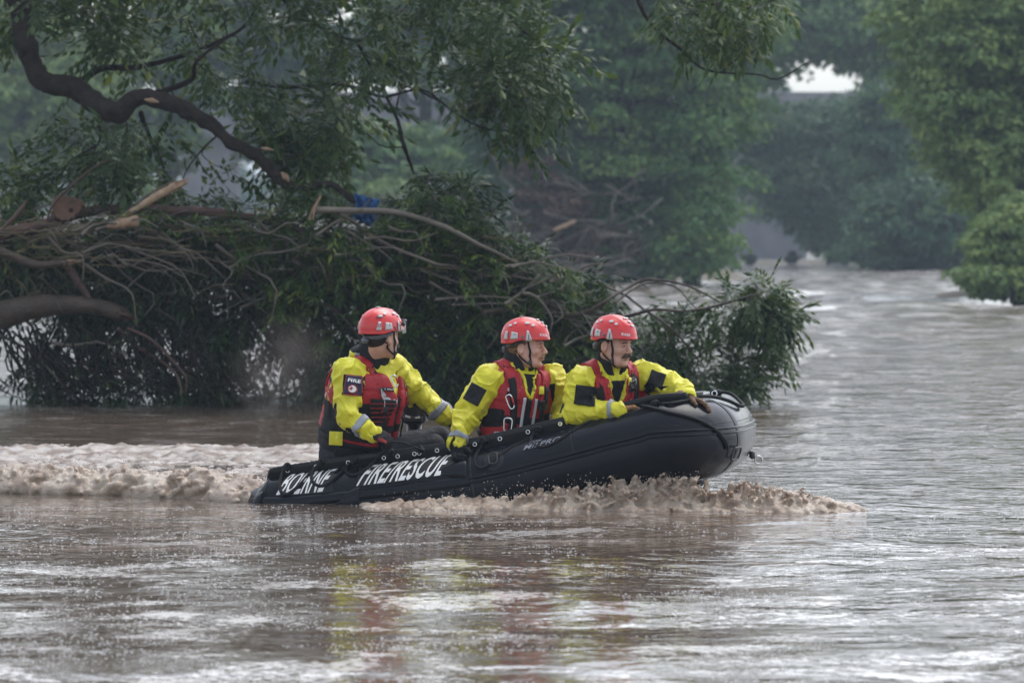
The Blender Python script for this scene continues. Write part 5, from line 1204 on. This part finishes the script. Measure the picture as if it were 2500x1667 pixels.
    def under(a, b, w):
        ba = b - a; t = np.clip((Fc - a) @ ba / (ba @ ba), 0, 1); o = units(Fc - a - t[:, None] * ba); return o @ unit(w)
    arm = (np.minimum(np.minimum(dR, dL), np.minimum(dU, dV)) < .10) & (np.abs(q[:, 0]) > .12)
    bk = (~arm) & (q[:, 1] < .02) & (q[:, 2] < .27); fore = ((dR < .08) & (tR > .02) & (tR < .72) | (dL < .08) & (tL > .0) & (tL < .7)) ; fore = fore & (np.where(dR < dL, under(elR, wrR, -u - .5 * fr), under(elL, wrL, -u - .5 * fr)) > .55); elb = ((dU < .085) & (tU > .72) | (dV < .085) & (tV > .72)) & (np.where(dU < dV, under(shR, elR, -fr), under(shL, elL, -fr)) > .5)
    jk = mesh_from('jacket', V, Q, None, root, mats=[M['yellow'], M['black']], midx=(bk | fore | elb).astype(int)); JB = bvh_of(V, Q); JV, JQ = V, Q
    # --- trousers
    def trs(p):
        d = ell(p, G(0, 0, -.04), np.array((.20, .20 * sp.get('deep', .8), .13)) * Ls, MT)
        for a, b, c in sp['legs']: d = smin(d, smin(cone(p, a, b, .088, .072), cone(p, b, c, .070, .058), .03), .05)
        nb = np.abs(d) < .03; d[nb] -= .008 * (1 - np.abs(noise(p[nb] * 9, sd + 4)) * 3) * .6 + .004 * noise(p[nb] * 20, 3); return d
    P_ = np.array([x for l in sp['legs'] for x in l] + [G(0, 0, -.1), G(0, 0, .05)]); V, Q = sculpt(trs, P_.min(0) - .19, P_.max(0) + .19, .011, 1); mesh_from('trousers', V, Q, M['trouser'], root)
    # --- life vest
    def vest(p):
        q = (p - T0.astype(np.float32)) @ MT.T / Ls; d = torso(p) - .030 * (1 - .45 * np.clip((np.abs(q[:, 0]) - .07) / .08, 0, 1)) - .014 * ((q[:, 1] > 0) & (np.abs(q[:, 0]) > .022))
        for x in (-.085, .085): d = smin(d, rbox(q, (x, .135, .13), (.058, .04, .062), .02) * Ls, .012)
        d = smax(d, (q[:, 2] - .475) * Ls, .02); d = smax(d, (-.01 - q[:, 2]) * Ls, .02)
        for a, b in ((shR, elR), (shL, elL)): d = smax(d, -cone(p, a + (a - (shR + shL) / 2) * .06, b, .094, .080), .02)
        d = smax(d, -ell(q, (0, .14, .50), (.055, .13, .17)) * Ls, .02); d = smax(d, -ell(q, (0, -.0, .52), (.085, .10, .10)) * Ls, .02)
        nb = np.abs(d) < .03; pz = p[nb]; qz = q[nb]; d[nb] += .004 * np.exp(-((np.mod(qz[:, 2], .115) - .05) / .006) ** 2) - .006 * noise(pz * 12, sd + 6) - .0015 * noise(pz * 30, sd + 7); return d
    c = (T0 + NK) / 2; V, Q = sculpt(vest, c - .33, c + .33, .0066, 1); Fv = V[Q].mean(1); qv = (Fv - T0) @ MT.T / Ls
    blk = ((np.abs(qv[:, 0]) > .135) & (qv[:, 2] < .235) & (qv[:, 2] > .10)) | ((qv[:, 1] < -.06) & (np.abs(np.mod(qv[:, 2], .16) - .08) < .022)) | (qv[:, 2] < (.085 if sd == 1 else .012)) | (np.abs(qv[:, 0]) < .02) & (qv[:, 1] > 0) | ((qv[:, 1] > .03) & (np.abs(qv[:, 2] - .185) < .022))
    ve = mesh_from('life_vest', V, Q, None, root, mats=[M['red'], M['black']], midx=blk.astype(int)); VB = bvh_of(V, Q)
    CB = bvh_of(np.vstack([V, JV]), np.vstack([Q, JQ + len(V)]))
    def vd(name, x, y, z, w, h, m, nx=None, off=.004, parent=ve, th=.003, upv=None, shape=None):
        nn = (r_ * x * 2.2 + fr * y) if nx is None else (r_ * nx[0] + fr * nx[1]); return decal(name, VB, G(x, y, z), nn, u if upv is None else upv, w, h, M[m], parent, off=off, thick=th, shape=shape)
    vd('zip', 0, .16, .19, .026, .30, 'black', (0, 1), .003)
    for s in (-1, 1):
        sd > 1 and vd('reflective_strip', s * .036, .16, .235, .018, .19, 'reflect', (s * .1, 1), .006)
        (sd == 1 and s == 1) or vd('reflective_strip', s * .092, .13, .365, .075, .019, 'reflect', (s * .35, .9), .006); vd('vest_panel', s * .092, .13, .335, .085, .030, 'black', (s * .35, .9), .0035)
        (sd == 1 and s == 1) or vd('reflective_strip', s * .094, .12, .405, .06, .024, 'reflect', (s * .35, .8), .006)
        vd('vest_panel', s * .135, .09, .215, .06, .05, 'black', (s * .9, .6), .004)
        ribbon('shoulder_pad', CB, [G(s * .105, -.13, .34), G(s * .112, -.06, .49), G(s * .115, .05, .49), G(s * .105, .15, .40), G(s * .10, .20, .30)], .066, M['red'], ve, off=.008, n=26, thick=.012)
        ribbon('shoulder_strap', CB, [G(s * .098, -.12, .36), G(s * .105, -.05, .47), G(s * .108, .04, .47), G(s * .105, .14, .40), G(s * .098, .18, .28), G(s * .095, .2, .15), G(s * .09, .2, .06)], .046, M['strap'], ve, off=.018, n=34, thick=.005)
        vd('buckle', s * .100, .15, .300, .034, .045, 'plastic', (s * .3, .95), .012, th=.012)
    ribbon('belt', VB, [G(.19 * math.sin(t), .17 * math.cos(t), .075) for t in np.linspace(-2.6, 2.6, 12)], .032, M['strap'], ve, off=.008, n=50)
    vd('belt_buckle', 0, .17, .075, .05, .036, 'plastic', (0, 1), .014, th=.012)
    return dict(root=root, G=G, JB=JB, VB=VB, BB=BB, HB=HB, vest=ve, jacket=jk, u=u, r=r_, f=fr, NK=NK, HG=HG, vd=vd, hel=hel)

def cuff(pp, el, wr, t0, w, m='cuffgrey', name='cuff_band'):
    ax = unit(wr - el); c = el + (wr - el) * t0
    ribbon(name, pp['JB'], ring_pts(c, ax, .072, 18, up=(0, .2, 1) if abs(ax[2]) < .9 else (1, 0, 0)), w, M[m], pp['jacket'], off=.004, n=40)
def glove(pp, w, d, n, s, curl, m, extra=None):
    f = hand(w, d, n, s, curl, .0135); c = w + unit(d) * .06; V, Q = sculpt(lambda p: f(p) - .001, c - .15, c + .15, .0040, 1); g_ = mesh_from('glove', V, Q, M[m], pp['root']); return g_, bvh_of(V, Q)
def collar(pp, r0, r1, h, m, name='collar', open_=.0, tilt=(0, 0, 0), th=.009, lo_=-.02):
    NK, u, f_ = pp['NK'], pp['u'], pp['f']; a = NK + u * lo_; b = NK + u * h + np.asarray(tilt)
    def F_(p):
        d = np.abs(cone(p, a - u * .1, b + u * .1, r0 + (r0 - r1) * .5, r1 - (r0 - r1) * .5)) - th; d = smax(d, (p - b) @ u.astype(np.float32), .008); d = smax(d, (a - p) @ u.astype(np.float32), .008)
        if open_: q = (p - NK); y = q @ f_.astype(np.float32); x = np.abs(q @ pp['r'].astype(np.float32)); z = q @ u.astype(np.float32); d = smax(d, np.where(y > 0, open_ * (z + .01) + .012 - x, -1).astype(np.float32), .01)
        d -= .004 * noise(p * 22, 4); return d
    V, Q = sculpt(F_, np.minimum(a, b) - .16, np.maximum(a, b) + .16, .006, 1); return mesh_from(name, V, Q, M[m], pp['root'])
def vneck(pp, w=.105, h=.17):
    G = pp['G']; JB = pp['JB']; vee = lambda a, b: (a * (b + 1) / 2, b)
    decal('undersuit', JB, G(0, .18, .395), pp['f'] + pp['u'] * .25, pp['u'], w, h, M['collar'], pp['jacket'], off=.004, shape=vee, thick=.004)
    for s in (-1, 1):
        ribbon('lapel', JB, [G(s * .068, .10, .49), G(s * .055, .17, .45), G(s * .028, .2, .385), G(0, .21, .315)], .022, M['yellow'], pp['jacket'], off=.010, n=16, thick=.01)
def carabiner(pp, c, w, h, up, parent, gate='metal', rad=.0045):
    up = unit(up); nn = np.array((0, -1., 0)); rt = unit(np.cross(up, nn)); pts = [c + rt * x * w + up * y * h for x, y in ((-.5, .35), (-.35, .5), (.25, .5), (.5, .3), (.42, -.3), (.15, -.5), (-.25, -.5), (-.45, -.3), (-.5, .35))]
    mb = MB(); mb.tube(smooth_path(pts, 36), rad, 7, caps=False); o = mb.build('carabiner', M['metal'], parent)
    if gate != 'metal': mb = MB(); mb.tube([pts[3], pts[4]], rad * 1.3, 7); mb.build('gate', M[gate], parent)

cam_n = (0, -1, .05)
# rescuer at the stern, looking away over the water
s1 = dict(seed=1, deep=.98, label='rescuer sitting at the stern with face turned away, wearing a FIRE shoulder badge', pelvis=P(862, 1095, 25.50), neck=P(905, 882, 25.38), face=(.88, -.47, 0), shR=P(850, 910, 25.18), elR=P(848, 1014, 25.10), wrR=P(908, 1056, 25.02),
          shL=P(962, 902, 25.46), elL=P(1026, 965, 25.58), wrL=P(1086, 1018, 25.62), head=P(931, 822, 25.3), hface=(.72, .69, -.03), skin='skin', hair='hairdark', mark='25', visor=True,
          legs=[(P(885, 1108, 25.40), P(1055, 1088, 25.45), P(1040, 1160, 25.5)), (P(895, 1100, 25.62), P(1072, 1070, 25.8), P(1060, 1150, 25.85))])
p1 = person(s1)
collar(p1, .104, .088, .125, 'collar', tilt=(.02, 0, 0)); G = p1['G']
# rolled hood behind the neck
nk = p1['NK']
def hood(p):
    q = np.stack([(p - nk) @ v.astype(np.float32) for v in (p1['r'], p1['f'], p1['u'])], 1); q = q - np.array((0, -.075, .035), np.float32)
    d = ell(q, (0, 0, 0), (.115, .060, .052)); d = smin(d, ell(q, (0, -.01, -.05), (.13, .055, .035)), .02); return d - .006 * noise(p * 16, 7)
V, Q = sculpt(hood, nk - .2, nk + .2, .0065, 1); Fc = V[Q].mean(1); zz = (Fc - nk) @ p1['u']
hd_ = mesh_from('hood', V, Q, None, p1['root'], mats=[M['yellow'], M['collar']], midx=(zz > .050).astype(int)); HDB = bvh_of(V, Q)
decal('reflective_strip', HDB, P(861, 861, 25.1), (-.25, -1, .1), (.05, 0, 1), .085, .020, M['cuffgrey'], hd_)
cuff(p1, s1['elR'], s1['wrR'], .62, .048); cuff(p1, s1['elL'], s1['wrL'], .66, .050)
g1, gb = glove(p1, s1['wrR'], P(985, 1088, 24.93) - s1['wrR'], np.array((.1, .6, -1)), 1, .55, 'black')
decal('glove_logo', gb, P(930, 1066, 24.9), (-.1, -1, .5), (.2, 0, 1), .055, .018, M['redthread'], g1)
g_, _ = glove(p1, s1['wrL'], np.array((.9, .1, -.3)), np.array((0, -.3, -1)), 1, .6, 'black')
# shoulder badge
bd = decal('badge_backing', p1['JB'], P(856, 938, 25.0), (-.15, -1, .1), (.06, 0, 1), .118, .125, M['black'], p1['jacket'])
bd2 = decal('shoulder_badge', p1['JB'], P(857, 938, 25.0), (-.15, -1, .1), (.06, 0, 1), .098, .122, M['redthread'], p1['jacket'], off=.011, shape=lambda a, b: (a * (1 - .08 * b), b - .08 * (1 - a * a) * (b < -.5)))
decal('badge_field', p1['JB'], P(857, 938, 25.0), (-.15, -1, .1), (.06, 0, 1), .088, .112, M['navy'], p1['jacket'], off=.014, shape=lambda a, b: (a * (1 - .08 * b), b))
text_decal('badge_lettering', 'FIRE', p1['JB'], P(860, 927, 25.0), (-.15, -1, .1), (.10, 0, 1), .070, .022, M['whitetxt'], p1['jacket'], off=.024, bold=.03)
disc = lambda a, b: (a * math.sqrt(max(0, 1 - b * b / 2)), b * math.sqrt(max(0, 1 - a * a / 2)))
decal('badge_ring', p1['JB'], P(856, 948, 25.0), (-.15, -1, .1), (0, 0, 1), .054, .054, M['redthread'], p1['jacket'], off=.018, shape=disc)
decal('badge_disc', p1['JB'], P(856, 948, 25.0), (-.15, -1, .1), (0, 0, 1), .042, .042, M['whitetxt'], p1['jacket'], off=.021, shape=disc)
TX = [(-.15, .9), (.2, .9), (.2, .45), (.75, .35), (.8, -.1), (.3, -.45), (.15, -.95), (-.15, -.6), (-.35, -.3), (-.6, -.45), (-.9, 0), (-.15, .1)]
c = P(856, 948, 25.0); V = []
for x, y in TX:
    o = c + np.array((x * .016, 0, y * .016)); h_ = p1['JB'].ray_cast(Vector(o + (0, -.12, 0)), Vector((0, 1, 0)), .4); V.append(np.array(h_[0]) + (0, -.026, 0) if h_[0] else o)
bm_ = bmesh.new(); vs_ = [bm_.verts.new(v) for v in V]; bm_.faces.new(vs_); bmesh.ops.triangulate(bm_, faces=bm_.faces); bm_.verts.index_update()
mesh_from('badge_emblem', np.array([v.co[:] for v in bm_.verts]), np.array([[v.index for v in f.verts] for f in bm_.faces]), M['redthread'], p1['jacket'], smooth=False); bm_.free()
# name tape and webbing on the vest
vd = p1['vd']; tpt = P(947, 949, 25.0)
def cdecal(pp, bv, name, px, py, d, w, h, m, parent, off=.006, up=(0, 0, 1), nn=cam_n, shape=None, th=.003): return decal(name, pp[bv], P(px, py, d), nn, up, w, h, M[m], parent, off=off, shape=shape, thick=th)
V1 = p1['vest']
cdecal(p1, 'VB', 'name_tape', 947, 949, 25.0, .072, .022, 'black', V1, .014, (.03, 0, 1)); text_decal('name_lettering', 'C. WALLIS', p1['VB'], P(948, 949, 25.0), cam_n, (.03, 0, 1), .058, .011, M['whitetxt'], V1, off=.022, bold=.02)
cdecal(p1, 'VB', 'webbing_panel', 932, 1012, 25.0, .155, .19, 'black', V1, .012, (.05, 0, 1))
for k in range(6): cdecal(p1, 'VB', 'webbing_row', 932 + k * .5, 985 + k * 11, 25.0, .15, .004, 'red', V1, .018)
cdecal(p1, 'VB', 'vest_panel', 886, 1003, 25.0, .075, .085, 'black', V1, .008)
cdecal(p1, 'VB', 'reflective_strip', 969, 1000, 25.0, .014, .27, 'reflect', V1, .011, (.05, 0, 1))
for y, m_, h_ in ((905, 'reflect', .02), (930, 'reflect', .018), (915, 'strap', .018), (940, 'black', .02)): pass
cdecal(p1, 'VB', 'jacket_hem', 819, 1070, 25.2, .085, .085, 'yellow', V1, .014, (.05, 0, 1))
carabiner(p1, P(964, 930, 24.98), .030, .070, (-.35, 0, 1), V1, 'red')
mb = MB(); mb.tube(ring_pts(P(799, 967, 25.3), (1, -.5, 0), .022), .003, 6, caps=False); mb.build('d_ring', M['metal'], V1)

# rescuer amidships with the blond moustache
s2 = dict(seed=2, label='rescuer amidships with a blond moustache, seen in profile', pelvis=P(1243, 1092, 25.42), neck=P(1270, 893, 25.4), face=(.45, -.89, 0), shR=P(1193, 927, 25.28), elR=P(1138, 1015, 25.2), wrR=P(1114, 1082, 25.08),
          shL=P(1343, 922, 25.46), elL=P(1382, 1005, 25.5), wrL=P(1370, 1062, 25.25), head=P(1284, 845, 25.36), hface=(.97, -.25, -.03), skin='skin2', hair='hairblond', mous='mousblond', mous_t=.0095, mark='kask', look=0,
          legs=[(P(1215, 1110, 25.35), P(1290, 1165, 25.5), P(1180, 1180, 25.55)), (P(1275, 1105, 25.55), P(1350, 1160, 25.6), P(1240, 1180, 25.7))])
p2 = person(s2); collar(p2, .104, .088, .10, 'collar', open_=.45, tilt=(-.01, .02, 0)); vneck(p2)
cuff(p2, s2['elR'], s2['wrR'], .86, .035); glove(p2, s2['wrR'], np.array((.15, -.35, -.9)), np.array((.2, -1, 0)), -1, .7, 'black'); glove(p2, s2['wrL'], np.array((.3, -.6, -.6)), np.array((0, -.6, -1)), 1, .6, 'black')
cdecal(p2, 'JB', 'sleeve_patch', 1159, 962, 25.1, .105, .115, 'black', p2['jacket'], .009, (.55, 0, 1)); cdecal(p2, 'JB', 'sleeve_patch', 1369, 960, 25.3, .075, .12, 'black', p2['jacket'], .009, (-.35, 0, 1), nn=(.8, -.7, .1))
V2 = p2['vest']; carabiner(p2, P(1246, 981, 25.1), .036, .085, (-.35, 0, 1), V2, 'red'); carabiner(p2, P(1240, 1038, 25.1), .05, .085, (.05, 0, 1), V2); carabiner(p2, P(1238, 1058, 25.08), .05, .03, (0, 0, 1), V2)
cdecal(p2, 'VB', 'whistle', 1322, 952, 25.1, .024, .050, 'yellow', V2, .016, th=.014); cdecal(p2, 'VB', 'strobe', 1326, 988, 25.1, .05, .055, 'plastic', V2, .018, th=.02)
cdecal(p2, 'VB', 'vest_pocket', 1208, 1056, 25.1, .15, .085, 'red', V2, .016, th=.02); cdecal(p2, 'VB', 'pocket_zip', 1208, 1040, 25.1, .14, .008, 'black', V2, .028); cdecal(p2, 'VB', 'reflective_strip', 1213, 1062, 25.1, .034, .045, 'reflect', V2, .030)
cdecal(p2, 'VB', 'vest_panel', 1208, 1018, 25.1, .085, .05, 'black', V2, .007)

# rescuer at the bow with the dark moustache
s3 = dict(seed=3, label='rescuer leaning over the bow with a dark brown moustache, both hands on the tube', pelvis=P(1455, 1080, 25.4), neck=P(1490, 893, 25.2), face=(.42, -.9, -.15), shR=P(1423, 930, 25.1), elR=P(1400, 1010, 25.06), wrR=P(1512, 1002, 24.93),
          shL=P(1573, 915, 25.28), elL=P(1650, 945, 25.22), wrL=P(1680, 972, 24.98), head=P(1499, 840, 25.13), hface=(.80, -.60, -.10), skin='skin', hair='hairdark', mous='mousbrown', mous_t=.0125, mark='kask', look=1,
          legs=[(P(1430, 1105, 25.3), P(1500, 1120, 25.4), P(1400, 1160, 25.5)), (P(1490, 1105, 25.5), P(1560, 1120, 25.5), P(1450, 1160, 25.65))])
p3 = person(s3); collar(p3, .098, .084, .065, 'collar', open_=.5, tilt=(.01, 0, 0)); vneck(p3)
cuff(p3, s3['elR'], s3['wrR'], .86, .035)
glove(p3, s3['wrR'], np.array((1, .1, .15)), np.array((0, -.2, -1)), 1, .45, 'orange'); glove(p3, s3['wrL'], P(1735, 990, 24.94) - s3['wrL'], np.array((.0, -.3, -1)), -1, .3, 'glovebrown')
cdecal(p3, 'JB', 'sleeve_patch', 1429, 965, 24.9, .125, .12, 'black', p3['jacket'], .011, (.12, 0, 1)); cdecal(p3, 'JB', 'sleeve_patch', 1613, 920, 25.1, .095, .11, 'black', p3['jacket'], .011, (.45, 0, 1), nn=(.35, -1, .3))
V3 = p3['vest']; cdecal(p3, 'VB', 'knife_sheath', 1556, 932, 24.9, .026, .13, 'plastic', V3, .022, (-.05, 0, 1), th=.014); cdecal(p3, 'VB', 'knife_clip', 1556, 930, 24.9, .005, .045, 'metal', V3, .032, (-.05, 0, 1))
cdecal(p3, 'VB', 'whistle', 1540, 930, 24.9, .014, .045, 'yellow', V3, .018, (.1, 0, 1), th=.008); cdecal(p3, 'VB', 'strap_tab', 1495, 938, 24.9, .020, .035, 'yellow', V3, .014, (.4, 0, 1)); cdecal(p3, 'JB', 'strap_tab', 1436, 868, 25.0, .03, .03, 'yellow', p3['jacket'], .02, (.5, 0, 1))
# line running from the stern man's glove to the flap
lt = rope('tether_line', [P(955, 1078, 24.93), P(985, 1080, 24.93), P(1010, 1090, 24.93), tp(1029, 1098, .01)], .0065, raw=True, pitch=.03)

# ------------------------------------------------------------------ haze
hz_m = bpy.data.materials.new('haze'); hz_m.use_nodes = True; nt = hz_m.node_tree; nt.nodes.clear()
vo = nt.nodes.new('ShaderNodeVolumePrincipled'); vo.inputs['Color'].default_value = (.72, .86, 1, 1); vo.inputs['Density'].default_value = .0007; vo.inputs['Anisotropy'].default_value = 0
ou = nt.nodes.new('ShaderNodeOutputMaterial'); nt.links.new(vo.outputs[0], ou.inputs['Volume'])
mb = MB(); mb.box((0, 1300, 14), (49000, 3500, 34)); hz = mb.build('haze', hz_m, smooth=False); hz['kind'] = 'stuff'

# brown exhaust drifting off the motor behind the man at the stern
sm = bpy.data.materials.new('exhaust_smoke'); sm.use_nodes = True; nt = sm.node_tree; nt.nodes.clear()
tc = nt.nodes.new('ShaderNodeTexCoord'); nz = nt.nodes.new('ShaderNodeTexNoise'); nz.inputs['Scale'].default_value = 1.4; nz.inputs['Detail'].default_value = 3
nt.links.new(tc.outputs['Object'], nz.inputs['Vector'])
ln = nt.nodes.new('ShaderNodeVectorMath'); ln.operation = 'LENGTH'; nt.links.new(tc.outputs['Object'], ln.inputs[0])
fo = nt.nodes.new('ShaderNodeMapRange'); fo.inputs['From Min'].default_value = 1.0; fo.inputs['From Max'].default_value = .15; nt.links.new(ln.outputs['Value'], fo.inputs['Value'])
th_ = nt.nodes.new('ShaderNodeMapRange'); th_.inputs['From Min'].default_value = .42; th_.inputs['From Max'].default_value = .7; nt.links.new(nz.outputs['Fac'], th_.inputs['Value'])
m1 = nt.nodes.new('ShaderNodeMath'); m1.operation = 'MULTIPLY'; nt.links.new(fo.outputs[0], m1.inputs[0]); nt.links.new(th_.outputs[0], m1.inputs[1])
m2 = nt.nodes.new('ShaderNodeMath'); m2.operation = 'MULTIPLY'; m2.inputs[1].default_value = .6; nt.links.new(m1.outputs[0], m2.inputs[0])
vo = nt.nodes.new('ShaderNodeVolumePrincipled'); vo.inputs['Color'].default_value = (.42, .36, .33, 1); nt.links.new(m2.outputs[0], vo.inputs['Density'])
ou = nt.nodes.new('ShaderNodeOutputMaterial'); nt.links.new(vo.outputs[0], ou.inputs['Volume'])
bm_ = bmesh.new(); bmesh.ops.create_icosphere(bm_, subdivisions=3, radius=1); me = bpy.data.meshes.new('exhaust_smoke'); bm_.to_mesh(me); bm_.free(); me.materials.append(sm)
o = bpy.data.objects.new('exhaust_smoke', me); COL.objects.link(o); o.location = P(690, 890, 27.6); o.scale = (.42, .9, .42); o['kind'] = 'stuff'; o['label'] = 'faint brown smoke drifting behind the stern'
